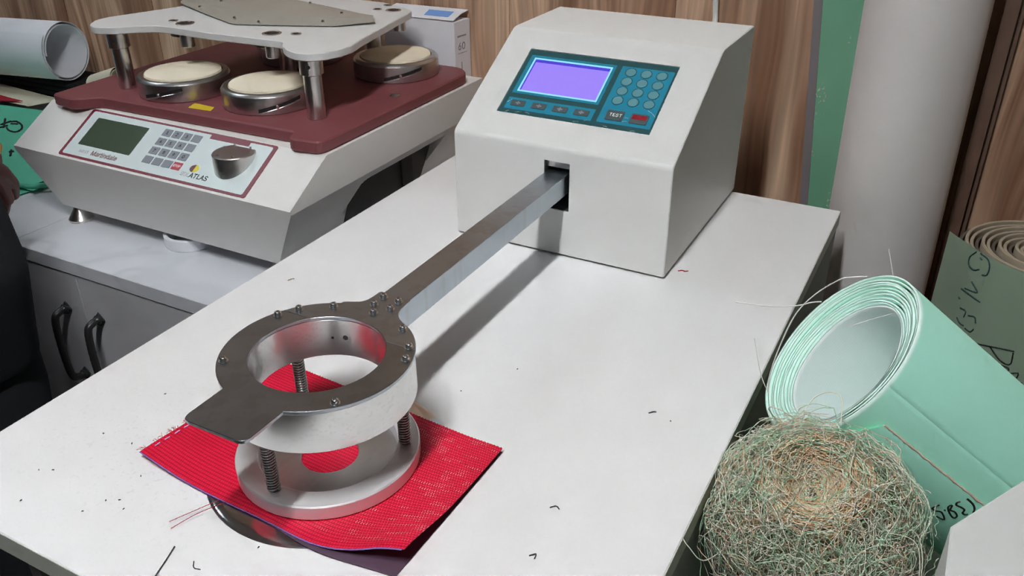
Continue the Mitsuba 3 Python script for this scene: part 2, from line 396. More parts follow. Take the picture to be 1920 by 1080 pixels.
# ------------------------------------------------------------------ the desk
DX0, DX1, DY0, DY1 = -0.1622, 0.4592, -0.6633, 0.3178
dk = thing('desk', 'white laminate desk that carries the grey testing machine', 'desk')
obj('desktop', box(DX0, DX1, DY0, DY1, -0.0225, 0, 0.0008), LAMINATE, dk, 'white laminate top')
obj('edge_band', cat(box(DX1, DX1 + 0.0006, DY0, DY1, -0.022, -0.0009), box(DX0, DX1, DY0 - 0.0006, DY0, -0.022, -0.0009), box(DX0 - 0.0006, DX0, DY0, DY1, -0.022, -0.0009)), EDGE, dk, 'greyish edge band')
obj('side_panel', box(DX1 - 0.019, DX1 - 0.001, DY0 + 0.06, DY1 - 0.001, -TZ, -0.0226, 0.001), DARKPANEL, dk)
obj('side_panel', box(DX0 + 0.012, DX0 + 0.03, DY0 + 0.06, DY1 - 0.012, -TZ, -0.0226, 0.001), DARKPANEL, dk)
obj('back_panel', box(DX0 + 0.0301, DX1 - 0.0191, DY1 - 0.05, DY1 - 0.034, -0.5, -0.0226, 0.001), DARKPANEL, dk)

# ------------------------------------------------------------------ the testing machine
tm = thing('testing_machine', 'pale grey metal testing machine with a purple screen, and its long steel arm and ring', 'testing machine')
H1, H2, D1, D2, WB = 0.149, 0.2486, 0.1702, 0.3233, 0.30
prof = rounded([(0, 0.003), (D2, 0.003), (D2, H2), (D1, H2), (0, H1)], [0.001, 0.001, 0.004, 0.006, 0.006], 6)
body = place(prism(prof, 0, WB, 0.0012), (0, 0, 0), Y, Z, X)
body = mani(body) - mani(box(0.132, 0.1674, -0.01, 0.07, 0.0652, 0.1303))
SL = math.hypot(D1, H2 - H1); S = np.array([0, D1, H2 - H1]) / SL; SN = np.cross(X, S); SO = np.array([0, 0, H1])
def slope(mesh, h=0.0, O=SO, V=S, N=SN): return place(shift(mesh, 0, 0, h), O, X, V, N)
body = body - mani(slope(box(0.0439, 0.2550, 0.0426, 0.1592, -0.003, 0.01)))
obj('housing', body, PAINT, tm, 'pale grey painted housing', 25)
for x in (0.02, 0.28):
    for y in (0.02, 0.30): obj('foot', lathe([(0, 0), (0.008, 0), (0.008, 0.0031), (0, 0.0031)], (x, y, 0.0)), BLACK, tm)
# dark sheets stand in for the shade inside the slot
obj('slot_shade', cat(box(0.1321, 0.1673, 0.066, 0.0695, 0.0653, 0.1302), box(0.1321, 0.1323, 0.002, 0.066, 0.0653, 0.1302), box(0.1671, 0.1673, 0.002, 0.066, 0.0653, 0.1302), box(0.1323, 0.1671, 0.002, 0.066, 0.0653, 0.0656)), SLOTDARK, tm, 'dark sheets painting the shade in the slot around the arm')
obj('slot_bar', box(0.1324, 0.167, 0.008, 0.02, 0.119, 0.1301, 0.001), STEEL, tm, 'steel bar across the top of the slot')
# display panel
cp = obj('control_panel', slope(box(0.0441, 0.2548, 0.0428, 0.1590, 0, 0.0012), -0.0028), TEALDARK, tm, 'teal control panel under clear film')
h0 = -0.0016
obj('screen_frame', slope(prism([rrect(0.0500, 0.1738, 0.0786, 0.1492, 0.001), rrect(0.0558, 0.1695, 0.0824, 0.1450, 0.0005)], 0, 0.0004), h0), TEAL, cp, smooth=False)
obj('screen_border', slope(prism([rrect(0.0558, 0.1695, 0.0824, 0.1450, 0.0005), rrect(0.0584, 0.1670, 0.0852, 0.1422, 0.0003)], 0, 0.0003), h0), BLACK, cp, 'glowing light blue border', emitter=glow((0.30, 0.78, 1.0), 0.95))
def lcd(p, n, uv): return mi.Color3f(0.30, 0.20, 0.93)
obj('screen', slope(box(0.0604, 0.1668, 0.0854, 0.1370, 0, 0.0002), h0), BLACK, cp, 'lit purple screen', emitter=glow((0.315, 0.215, 0.92), 1.0))
obj('screen_bar', slope(cat(box(0.0586, 0.1668, 0.1371, 0.1420, 0, 0.0002), box(0.0586, 0.0603, 0.0854, 0.1370, 0, 0.0002)), h0), BLACK, cp, 'darker violet margin of the screen', emitter=glow((0.06, 0.035, 0.62), 1.0))
obj('key_field', slope(prism(rrect(0.0503, 0.1740, 0.0508, 0.0708, 0.0008), 0, 0.0003), h0), TEAL, cp)
obj('key_field', slope(prism(rrect(0.1810, 0.2518, 0.0518, 0.1497, 0.0008), 0, 0.0003), h0), TEAL, cp)
kd = scene[obj('key', slope(lathe([(0, 0), (0.0068, 0), (0.0066, 0.0006), (0.0052, 0.0011), (0.0046, 0.0009), (0, 0.0013)], (0, 0, 0), 32), 0), KEYTEAL, cp, smooth=50)]
del scene[cp + '__key']
for r in range(4):
    for c in range(3):
        obj('key_rim', slope(prism([circle(0.1957 + c * 0.0209, 0.1398 - r * 0.01645, 0.0075, 32), circle(0.1957 + c * 0.0209, 0.1398 - r * 0.01645, 0.0068, 32)], 0, 0.0005), h0 + 0.0003), TEALDARK, cp)
        u, v = 0.1957 + c * 0.0209, 0.1398 - r * 0.01645
        o = u * X + v * S + (h0 + 0.0003) * SN
        scene[free(cp + '__key')] = {**kd, 'to_world': T().translate(o.tolist())}
for u in (0.0672, 0.0975, 0.1276, 0.1575):
    kf = obj('function_key', slope(prism(rrect(u - 0.0102, u + 0.0102, 0.0565, 0.0665, 0.0015), 0, 0.0010, 0.0004), h0 + 0.0003), KEYDARK, cp)
    obj('mark', slope(cat(box(u - 0.0035, u + 0.0035, 0.0604, 0.0626, 0, 0.0001), box(u - 0.001, u + 0.001, 0.0585, 0.0645, 0, 0.0001)), h0 + 0.00131), KEYGREY, cp)
e1 = obj('test_key', slope(prism(rrect(0.1900, 0.2130, 0.0570, 0.0735, 0.0015), 0, 0.0012, 0.0004), h0 + 0.0003), KEYDARK, cp, 'dark key reading TEST')
obj('lettering', slope(shift(meshkit.text_mesh('TEST', 0.0050, 0.0001, True), 0.1938, 0.0632), h0 + 0.00151), WHITEINK, cp, smooth=False)
obj('stop_key', slope(prism(rrect(0.2222, 0.2450, 0.0568, 0.0730, 0.0015), 0, 0.0012, 0.0004), h0 + 0.0003), KEYDARK, cp, 'dark key with a red bar')
obj('red_bar', slope(box(0.2242, 0.2430, 0.0635, 0.0705, 0, 0.0001), h0 + 0.00151), KEYRED, cp)

for a, b in (((0.0515, 0.0605), (0.0560, 0.0665)), ((0.0560, 0.0445), (0.0605, 0.0475)), ((0.0700, 0.0455), (0.0780, 0.0470)), ((0.0840, 0.0480), (0.0900, 0.0460)), ((0.1520, 0.0452), (0.1600, 0.0462)), ((0.1660, 0.0492), (0.1700, 0.0510)), ((0.2140, 0.0575), (0.2205, 0.0580)), ((0.2150, 0.0635), (0.2200, 0.0632)), ((0.1930, 0.0458), (0.1990, 0.0448)), ((0.2290, 0.0440), (0.2350, 0.0452)), ((0.2400, 0.0805), (0.2520, 0.0720))):  # white strips paint glints of light on the clear film
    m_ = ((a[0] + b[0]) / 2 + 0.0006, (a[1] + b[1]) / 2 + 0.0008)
    obj('film_glint', tube([q[0] * X + np.array([0, 0, H1]) + q[1] * S - 0.0006 * SN for q in spline([(*a, 0), (*m_, 0), (*b, 0)], 4)[:, :2]], 0.00030, 5), WHITEINK, cp, 'painted white glint on the clear film')

# arm
obj('lever_arm', place(prism([rrect(0, 0.0303, 0, 0.0268, 0.0012, 3)], -0.384, 0.062, 0.0006), (0.1322, 0, 0.0868), X, Z, Y), ARMSTEEL, tm, 'long square steel arm', 25)

# ring
CX, CY, RO, RI = 0.1453, -0.4629, 0.083, 0.0577
ring = prism([circle(CX, CY, RO - 0.0008), circle(CX, CY, RI + 0.0004)], 0.0747, 0.1132, 0.0006)
obj('ring_body', ring, RINGSTEEL, tm, 'thick steel ring', 30)
def arc(r, a0, a1, n=60): return [(CX + r * math.cos(t), CY + r * math.sin(t)) for t in np.radians(np.linspace(a0, a1, n))]
seam = -0.4225
ao, ai = math.degrees(math.asin((seam - CY) / RO)), math.degrees(math.asin((seam - CY) / RI))
g = 0.15
rear = [*arc(RO, ao + g, 54)] + [tuple(q) for q in spline([(CX + RO * math.cos(math.radians(54)), CY + RO * math.sin(math.radians(54))), (0.1755, -0.3848), (0.1685, -0.374), (0.1668, -0.362)], 5)[1:]] + [(0.1664, -0.3535), (0.1650, -0.352), (0.1330, -0.352), (0.1312, -0.3535), (0.1308, -0.364)] + \
       [tuple(q) for q in spline([(0.1305, -0.369), (0.126, -0.3765), (0.113, -0.3835), arc(RO, 114, 114, 1)[0]], 5)[1:]] + arc(RO, 115, 180 - ao - g) + arc(RI, 180 - ai - g, ai + g, 70)
PZ0, PZ1 = 0.1133, 0.1165
obj('top_plate', prism(rear, PZ0, PZ1, 0.0004), PLATESTEEL, tm, 'rear half of the ring plate with its neck', 25)
tabL, tabR = 0.1118, 0.1748
tl = math.degrees(math.atan2(-0.5382 - CY, tabL - CX)); tr = math.degrees(math.atan2(-0.5405 - CY, tabR - CX))
yl = CY - math.sqrt(RO ** 2 - (tabL - CX) ** 2); yr = CY - math.sqrt(RO ** 2 - (tabR - CX) ** 2)
al, ar = math.degrees(math.atan2(yl - CY, tabL - CX)), math.degrees(math.atan2(yr - CY, tabR - CX))
tabpts = rounded([(tabR, yr), (tabR, -0.583), (tabL, -0.583), (tabL, yl)], [0, 0.009, 0.009, 0], 6)[::-1]
front = arc(RO, 180 - ao + g, 360 + al, 50)[:-1] + [tuple(q) for q in tabpts] + arc(RO, 360 + ar, 360 + ao - g, 60)[1:] + arc(RI, 360 + ai - g, 180 - ai + g, 70)
obj('top_plate', prism(front, PZ0, PZ1, 0.0004), PLATEDARK, tm, 'front half of the ring plate with a square tab', 25)
bolt = cat(lathe([(0, 0), (0.0042, 0), (0.0042, 0.0004), (0.0031, 0.0005), (0.0031, 0.0026), (0.0029, 0.0034), (0.0023, 0.0040), (0.0014, 0.0042), (0.0012, 0.0028), (0, 0.0028)], (0, 0, 0), 20))
bd = scene[obj('bolt', bolt, BOLT, tm, smooth=40)]; del scene[tm + '__bolt']
for bx, by in [(0.0832, -0.5106), (0.0745, -0.4315), (0.0849, -0.4149), (0.1098, -0.3958), (0.1893, -0.3996), (0.2105, -0.4208), (0.2195, -0.4374), (0.2073, -0.5165), (0.1409, -0.3755), (0.1410, -0.3606), (0.1583, -0.3612), (0.1590, -0.3755), (0.1494, -0.3883)]:
    d = math.hypot(bx - CX, by - CY)
    if d > 0.0775 and by < -0.393: bx, by = CX + (bx - CX) * 0.0772 / d, CY + (by - CY) * 0.0772 / d
    scene[free(tm + '__bolt')] = {**bd, 'to_world': T().translate([bx, by, PZ1])}
for ang, zz, rr in ((118, 0.094, 0.0013), (106, 0.0945, 0.0024)):
    o = np.array([CX + (RI + 0.0003) * math.cos(math.radians(ang)), CY + (RI + 0.0003) * math.sin(math.radians(ang)), zz]); nn = np.array([-math.cos(math.radians(ang)), -math.sin(math.radians(ang)), 0]); uu = np.cross(Z, nn)
    obj('drilled_hole', place(lathe([(0, 0), (rr, 0), (rr, 0.0003), (0, 0.0003)], (0, 0, 0), 20), o, uu, Z, nn), BLACK, tm, 'small dark hole in the ring wall')
# base ring under the springs
BX, BY = 0.1444, -0.4637
obj('base_ring', lathe([(0.0605, 0.0037), (0.0812, 0.0037), (0.0820, 0.0048), (0.0820, 0.0168), (0.0808, 0.0180), (0.0632, 0.0180), (0.0618, 0.0170)], (BX, BY, 0), 128), ALU, tm, 'matt aluminium base ring', 30)
obj('base_insert', lathe([(0.0256, 0.0037), (0.0604, 0.0037), (0.0604, 0.0066), (0.0262, 0.0066), (0.0256, 0.0060)], (BX, BY, 0), 96), INSERT, tm, 'thin steel disc with a round hole', 30)
for ang in (-92, 28, 148):
    o = np.array([BX + 0.0693 * math.cos(math.radians(ang)), BY + 0.0693 * math.sin(math.radians(ang)), 0.0])
    rod = obj('spring_rod', lathe([(0, 0.0181), (0.0036, 0.0181), (0.0036, 0.0746), (0, 0.0746)], o, 20), DARKSTEEL, tm)
    t = np.linspace(0, 1, 19 * 14)
    hel = np.c_[0.0049 * np.cos(t * 19 * 2 * np.pi), 0.0049 * np.sin(t * 19 * 2 * np.pi), 0.0195 + t * 0.0535] + o
    obj('spring', tube(hel, 0.00105, 7), SPRING, rod, 'coil spring', 60)

# ------------------------------------------------------------------ chrome plate and fabric samples under the ring
obj('steel_plate', lathe([(0, 0), (0.1085, 0), (0.1095, 0.0004), (0.106, 0.0012), (0.100, 0.0016), (0, 0.0016)], (BX, BY, 0.0001), 128), CHROME, None,
    'round polished steel plate flat on the white desk under the red fabric', 25, cat_='metal plate')

def fabric_grid(nx, ny, lift):
    s = np.linspace(0, 1, nx); t = np.linspace(0, 1, ny)
    Sg, Tg = np.meshgrid(s, t, indexing='ij')
    # outline: front edge bowed, back edge straight
    fx = -0.011 + 0.288 * Sg; fy = -0.5425 - 0.042 * Sg * (1 - Sg) + 0.0005 * Sg
    fy = fy - 0.006 * np.exp(-((Sg - 0.75) / 0.15) ** 2) + 0.004 * Sg ** 6
    bx = -0.004 + 0.2835 * Sg; by = -0.3635 - 0.0205 * Sg
    x = fx * (1 - Tg) + bx * Tg; y = fy * (1 - Tg) + by * Tg
    return Sg, Tg, x, y
def make_fabric():
    Sg, Tg, x, y = fabric_grid(330, 200, 0)
    d = np.hypot(x - BX, y - BY); out = np.clip((d - 0.086) / 0.05, 0, 1)
    z = 0.0034 + 0.0 * x - 0.0004 * out
    cd = np.hypot(x - 0.278, y + 0.545); z = z + 0.013 * np.exp(-(cd / 0.055) ** 2) * out
    cl = np.hypot(x + 0.011, y + 0.5425); z = z + 0.004 * np.exp(-(cl / 0.045) ** 2) * out
    z = z + 0.0025 * out * np.exp(-(((x - 0.28) / 0.03) ** 2))
    warp = 180 / 3.7
    rib = 0.00030 * np.abs(np.sin(np.pi * Tg * warp)) + 0.00012 * np.sin(2 * np.pi * x / 0.0048 + np.pi * np.floor(Tg * warp))
    jag = 0.0005 * np.sin(2 * np.pi * x / 0.0036)
    y = y + jag * np.clip((Tg - 0.97) / 0.03, 0, 1)
    P = np.stack([x, y, z + rib * np.where(d < 0.0825, 0.15, 1.0) - np.where(d < 0.0825, 0.0001, 0.0)], 2)
    m = sheet(P, 0.0007)
    uv = np.stack([Sg, Tg], 2).reshape(-1, 2)
    return m, np.vstack([uv, uv]), P
fab, fuv, FP = make_fabric()
fs = thing('red_fabric_sample', 'red woven fabric sample pressed under the base ring, its near corner curling up', 'fabric')
obj('cloth', fab, FABRICRED, fs, smooth=True, uv=fuv)
obj('selvedge', tube(FP[::3, 0] + [0, -0.0004, -0.0004], 0.0006, 6), SELVEDGE, fs, 'lilac edge thread')
for k in range(8):
    i0, i1 = int(14 + k * 12.5), int(14 + k * 12.5 + 7)
    obj('stitch', tube(FP[7, i0:i1] + [0, 0, 0.0010], 0.0006, 6), STITCH, fs)
random.seed(4); rng = np.random.default_rng(4)
fr = []
for k in range(46):
    i = rng.integers(3, 110); p = FP[0, i]; L = rng.uniform(0.002, 0.006); a = rng.uniform(-0.6, 0.6)
    fr.append(tube(spline([p, p + [-L * .5, a * L * .5, 0.0008], p + [-L, a * L + rng.uniform(-.001, .001), 0.0002]], 3), 0.00022, 4))
obj('frayed_fringe', cat(*fr), CLOTHRED, fs, 'short frayed red threads along the left edge', kind='stuff')
lt = []
for pts in ([(0.098, -0.548, 0.003), (0.088, -0.572, 0.004), (0.076, -0.5905, 0.0015)], [(0.104, -0.549, 0.003), (0.092, -0.575, 0.004), (0.083, -0.5955, 0.0012)]):
    lt.append(tube(spline(pts, 6), 0.0003, 5))
obj('loose_thread', cat(*lt), CLOTHRED, fs)
Sg, Tg, ux, uy = fabric_grid(60, 40, 0)
ux = ux - 0.0005; uy = uy - 0.0135 * Sg ** 3 * (1 - Tg) + 0.0035 * (1 - Sg) * (1 - Tg)
ud = np.hypot(ux - BX, uy - BY)
uz = np.where(ud < 0.112, 0.0024, 0.0024 - 0.0013 * np.clip((ud - 0.112) / 0.02, 0, 1))
obj('purple_fabric_sample', sheet(np.stack([ux, uy, uz], 2), 0.0006), FABRICPURPLE, None, 'dark purple woven fabric layer beneath the red fabric sample', smooth=True, cat_='fabric')

# specks and threads on the desk
sp = []
rng = np.random.default_rng(11)
for x, y in [(0.380, -0.263), (0.401, -0.268), (0.161, -0.577), (-0.058, -0.631), (0.017, -0.591), (0.029, -0.597), (0.007, -0.597), (0.009, -0.561), (-0.068, -0.592), (0.229, -0.258), (0.196, -0.319)] + [(rng.uniform(-0.09, 0.06), rng.uniform(-0.62, -0.45)) for _ in range(6)]:
    r = rng.uniform(0.0004, 0.0010); a = rng.uniform(0, 3.1)
    sp.append(tube([(x - r * math.cos(a), y - r * math.sin(a), 0.0005), (x + r * math.cos(a), y + r * math.sin(a), 0.0005)], 0.0005, 5))
for pts in ([(0.349, -0.428), (0.353, -0.424), (0.357, -0.426)], [(0.378, -0.266), (0.381, -0.262), (0.384, -0.261)], [(0.358, -0.484), (0.362, -0.480), (0.363, -0.485)]):
    sp.append(tube(spline([(a, b, 0.0006) for a, b in pts], 4), 0.0005, 5))
obj('lint', cat(*sp), SPECK, None, 'tiny dark specks of lint strewn over the white desk top', kind='stuff', cat_='lint')
obj('thread_scrap', tube(spline([(0.1008, -0.608, 0.0009), (0.106, -0.622, 0.0009), (0.112, -0.640, 0.0009)], 6), 0.0005, 6), SPECK, None, 'short straight dark thread on the desk near its front edge', cat_='thread')
obj('thread_scrap', tube(spline([(0.126, -0.612, 0.0007), (0.131, -0.617, 0.0007), (0.137, -0.616, 0.0007)], 6), 0.0004, 5), SPECK, None, 'thin curled dark thread on the desk front, right of the straight one', cat_='thread')
obj('thread_scrap', tube(spline([(0.309, 0.030, 0.0007), (0.313, 0.034, 0.0007), (0.317, 0.033, 0.0007), (0.320, 0.036, 0.0007)], 4), 0.0006, 5), CLOTHRED, None, 'tiny reddish thread on the desk by the corner of the testing machine', cat_='thread')
obj('thread_scrap', tube(spline([(-0.117, -0.219, 0.0007), (-0.116, -0.214, 0.0007), (-0.113, -0.211, 0.0007)], 4), 0.0006, 5), COILTAN, None, 'tiny tan thread on the left of the desk top behind the ring', cat_='thread')

# ------------------------------------------------------------------ base cabinet and worktop on the left
ZC = -0.12
cb = thing('base_cabinet', 'grey stone-look base cabinet with black bow handles', 'cabinet')
CR = -0.176
obj('carcass', box(-2.3, CR, -0.145, 0.525, -TZ, -0.1455), DOORGREY, cb)
for x0, x1, hx in ((-1.060, -0.6385, -0.681), (-0.6355, CR - 0.004, -0.600), (-1.485, -1.063, -1.44), (-1.91, -1.488, -1.53)):
    d = obj('door', box(x0, x1, -0.165, -0.1456, -0.70, -0.1495, 0.0008), DOORGREY, cb)
    obj('edge_strip', box(x0, x1, -0.1650, -0.1460, -0.1494, -0.1475), GROUT, d, 'light edge strip')
    hy = -0.165
    zt, zb = -0.219, -0.352
    path = spline([(hx, hy - 0.003, zt), (hx, hy - 0.017, zt - 0.001), (hx, hy - 0.028, zt - 0.012), (hx, hy - 0.031, (zt + zb) / 2), (hx, hy - 0.028, zb + 0.012), (hx, hy - 0.017, zb + 0.001), (hx, hy - 0.003, zb)], 6)
    foot = lambda z: place(prism([(-0.012, 0), (0, -0.013), (0.012, 0), (0, 0.013)], 0, 0.005, 0.002), (hx, hy, z), X, Z, -Y)
    obj('handle', cat(tube(path, [0.0085] * 3 + [0.0062] * (len(path) - 6) + [0.0085] * 3, 10), foot(zt), foot(zb)), BLACKIRON, d, 'black bow handle', 40)
wt = thing('worktop', 'pale grey marbled worktop under the old abrasion machine', 'worktop')
for x0, x1 in ((-2.3, -0.7915), (-0.7885, CR)):
    obj('tile', box(x0, x1, -0.1675, 0.5295, -0.1453, ZC, 0.001), MARBLE, wt)
obj('joint_filler', box(-0.7914, -0.7886, -0.1665, 0.529, -0.145, ZC - 0.0004), GROUT, wt, 'light joint between the tiles')

# ------------------------------------------------------------------ abrasion machine on the worktop
am = thing('abrasion_tester', 'white and maroon abrasion tester with steel specimen holders and a raised plate', 'testing machine')
ZB, ZF, ZR = -0.092, 0.015, 0.070
YF, YR0, YR1 = -0.080, 0.012, 0.476
XL, XR = -0.840, -0.2305
t_ = 0.058
def hull(pts): return m3.Manifold.hull_points(np.asarray(pts, np.float64))
shell = hull([(XL, YR0, ZR), (XR, YR0, ZR), (XL, YR1, ZR), (XR, YR1, ZR), (XL, YF, ZF), (XR, YF, ZF), (XL, YF + .001, ZF - .006), (XR, YF + .001, ZF - .006), (XL, YR1, ZF - .006), (XR, YR1, ZF - .006),
              (XL + t_, YF + 0.022, ZB), (XR - t_, YF + 0.022, ZB), (XL + t_, YR1 - 0.01, ZB), (XR - t_, YR1 - 0.01, ZB)])
cut = hull([(XR - 0.035, y, z) for y, z in ((0.112, -0.004), (0.352, -0.005), (0.300, -0.075), (0.070, -0.075), (0.099, -0.009))] + [(XR + 0.02, y, z) for y, z in ((0.112, -0.004), (0.352, -0.005), (0.300, -0.075), (0.070, -0.075), (0.099, -0.009))])
obj('body', shell - cut, WHITEBODY, am, 'white sheet metal body', 20)
obj('side_recess', hull([(XR - 0.0349, y, z) for y, z in ((0.114, -0.006), (0.350, -0.007), (0.300, -0.073), (0.074, -0.073))] + [(XR - 0.034, y, z) for y, z in ((0.114, -0.006), (0.350, -0.007), (0.300, -0.073), (0.074, -0.073))]), SLOTDARK, am, 'dark recess in the side', 20)
obj('side_socket', box(XR - 0.0339, XR - 0.030, 0.240, 0.272, -0.072, -0.012, 0.001), BLACK, am, 'black socket in the recess')
AS = np.array([0, YR0 - YF, ZR - ZF]); AS = AS / np.linalg.norm(AS); AN = np.cross(X, AS); AO = np.array([0, YF, ZF])
def aslope(mesh, h=0.0): return place(shift(mesh, 0, 0, h), AO, X, AS, AN)
acp = obj('control_panel', aslope(prism(rrect(-0.7295, -0.3195, 0.0045, 0.1055, 0.004), 0, 0.0010), 0.0001), MAROONINK, am, 'pale keypad panel with a maroon border')
pale = [(-0.7225, 0.0085), (-0.3265, 0.0085), (-0.3265, 0.1015), (-0.372, 0.1015), (-0.372, 0.0935), (-0.4535, 0.0935), (-0.4535, 0.1015), (-0.7225, 0.1015)]
obj('keypad_foil', aslope(prism(rounded(pale, [0.004, 0.004, 0.004, 0, 0, 0, 0, 0.004]), 0, 0.0003), 0.00115), PALEPANEL, acp, 'pale grey keypad foil')
obj('screen', aslope(prism(rrect(-0.703, -0.582, 0.031, 0.0895, 0.001), 0, 0.0003), 0.00146), LCDGREEN, acp, 'dark green blank screen')
hk = 0.00146
obj('key_field', aslope(prism(rrect(-0.556, -0.463, 0.021, 0.0965, 0.0012), 0, 0.0002), hk), PALEPANEL, acp)
digits = [['1', '2', '3', ''], ['4', '5', '6', ''], ['7', '8', '9', '0'], ['', '', '', 'STOP']]
for r in range(4):
    for c in range(4):
        u, v = -0.5395 + c * 0.0213, 0.0878 - r * 0.0188
        stop = (r, c) == (3, 3)
        k = obj('stop_key' if stop else 'key', aslope(prism(rrect(u - 0.0090, u + 0.0090, v - 0.0072, v + 0.0072, 0.0008), 0, 0.0008, 0.0002), hk + 0.0002), KEYSTOP if stop else KEYGREY, acp, 'red key' if stop else None)
        if digits[r][c]:
            tx = meshkit.text_mesh(digits[r][c], 0.0042 if stop else 0.0062, 0.0001, True); w_ = tx.bounds[1][0] - tx.bounds[0][0]
            obj('lettering', aslope(shift(tx, u - w_ / 2 - tx.bounds[0][0], v - (0.0021 if stop else 0.0031)), hk + 0.00101), WHITEINK if stop else INK, acp, smooth=False)
obj('lettering', aslope(shift(meshkit.text_mesh('M235', 0.0058, 0.0001), -0.6895, 0.0165), hk), GREYINK, acp, smooth=False)
obj('lettering', aslope(shift(meshkit.text_mesh('Martindale', 0.0088, 0.0001, True), -0.661, 0.0155), hk), LOGOMAROON, acp, smooth=False)
obj('lettering', aslope(shift(meshkit.text_mesh('SDL', 0.0070, 0.0001), -0.4605, 0.0178), hk), GREYINK, acp, smooth=False)
obj('lettering', aslope(shift(meshkit.text_mesh('ATLAS', 0.0085, 0.0001, True), -0.442, 0.0175), hk), INK, acp, smooth=False)
half = lambda a0: [(-0.441 + 0.0088 * math.cos(math.radians(a)), 0.0345 + 0.0072 * math.sin(math.radians(a))) for a in np.linspace(a0, a0 + 180, 20)]
obj('logo_half', aslope(prism(half(90), 0, 0.0001), hk), LOGOMAROON, acp, 'maroon half of the round logo')
obj('logo_half', aslope(prism(half(-90), 0, 0.0001), hk), LOGOYELLOW, acp, 'yellow half of the round logo')
# steel hub standing on the panel
hc = np.array([-0.3795, -0.0245, 0.0])
hubm = mani(lathe([(0, 0.020), (0.033, 0.020), (0.033, 0.0615), (0.0315, 0.063), (0, 0.063)], hc, 64)) 
under = mani(aslope(box(-0.46, -0.30, -0.03, 0.16, -0.08, 0.0016)))
hub = obj('steel_hub', hubm - under, HUBSTEEL, am, 'polished steel hub with pins', 30)
for a in (20, 60, 130, 165, 250, 310):
    obj('pin', lathe([(0, 0.0631), (0.0019, 0.0631), (0.0019, 0.0645), (0.0012, 0.0656), (0, 0.0658)], hc + [0.026 * math.cos(math.radians(a)), 0.026 * math.sin(math.radians(a)), 0], 14), BOLT, hub, smooth=40)
# maroon base plate
ZP = 0.090
bp = rounded([(-0.808, -0.006), (-0.752, -0.013), (-0.716, 0.019), (-0.304, 0.030), (-0.293, 0.002), (-0.239, 0.008), (-0.236, 0.030), (-0.2365, 0.430), (-0.262, 0.458), (-0.795, 0.458), (-0.812, 0.44), (-0.812, 0.09)], [0.006, 0.012, 0.008, 0.006, 0.012, 0.014, 0.01, 0.03, 0.03, 0.03, 0.03, 0.02])
obj('base_plate', prism(bp, ZR + 0.0005, ZP, 0.0025), MAROON, am, 'maroon base plate', 25)
obj('warning_sticker', prism([(-0.546, 0.066), (-0.500, 0.064), (-0.491, 0.046), (-0.538, 0.043)], ZP, ZP + 0.0003), YELLOW, am, 'small yellow sticker')
obj('latch', lathe([(0, ZP), (0.009, ZP), (0.009, ZP + 0.001), (0.006, ZP + 0.0025), (0, ZP + 0.0025)], (-0.273, 0.253, 0), 20), STEEL, am, 'small steel stud on the plate')
# specimen holders
for i, (cx, cy) in enumerate(((-0.6159, 0.1153), (-0.4380, 0.1302), (-0.3533, 0.3741), (-0.575, 0.376))):
    rr, hh = 0.0774, 0.0333
    hold = lathe([(0, 0.0008), (rr - 0.001, 0.0008), (rr, 0.0025), (rr, hh - 0.005), (rr - 0.003, hh - 0.001), (rr - 0.006, hh), (rr - 0.012, hh - 0.0005), (rr - 0.012, hh - 0.006), (0, hh - 0.006)], (cx, cy, ZP), 96)
    sp_ = obj('specimen_holder', hold, STEEL, am, 'round steel clamp ring', 35)
    obj('felt_pad', lathe([(0, hh - 0.0058), (rr - 0.0125, hh - 0.0058), (rr - 0.014, hh + 0.0015), (rr - 0.022, hh + 0.0035), (0, hh + 0.0045)], (cx, cy, ZP), 64), FELT, sp_, 'cream felt pad', 50)
    # slanted slot round the side with a pin
    a0 = {0: -98, 1: -62, 2: -72, 3: -80}[i]
    aa = np.radians(np.linspace(a0, a0 + 52, 24)); zz = ZP + np.linspace(0.0075, 0.0225, 24)
    slot = np.stack([np.stack([cx + (rr + 0.0006) * np.cos(aa), cy + (rr + 0.0006) * np.sin(aa), zz + w], 1) for w in (-0.0022, 0.0030)], 0)
    obj('slot', sheet(slot, 0.0003), BLACK, sp_, 'dark slanted slot', True)
    lip = np.c_[cx + (rr + 0.0009) * np.cos(aa), cy + (rr + 0.0009) * np.sin(aa), zz - 0.0036]
    obj('slot_lip', tube(lip, 0.0011, 6), BOLT, sp_)
    am_ = math.radians(a0 + 22)
    obj('pin', lathe([(0, 0), (0.0028, 0), (0.0028, 0.002), (0.0012, 0.0034), (0, 0.0034)], (0, 0, 0), 14) if False else place(lathe([(0, 0), (0.0028, 0), (0.0028, 0.002), (0.0012, 0.0034), (0, 0.0034)], (0, 0, 0), 14), (cx + (rr + 0.001) * math.cos(am_), cy + (rr + 0.001) * math.sin(am_), ZP + 0.0142), np.cross(Z, [math.cos(am_), math.sin(am_), 0]), Z, [math.cos(am_), math.sin(am_), 0]), BOLT, sp_, smooth=40)
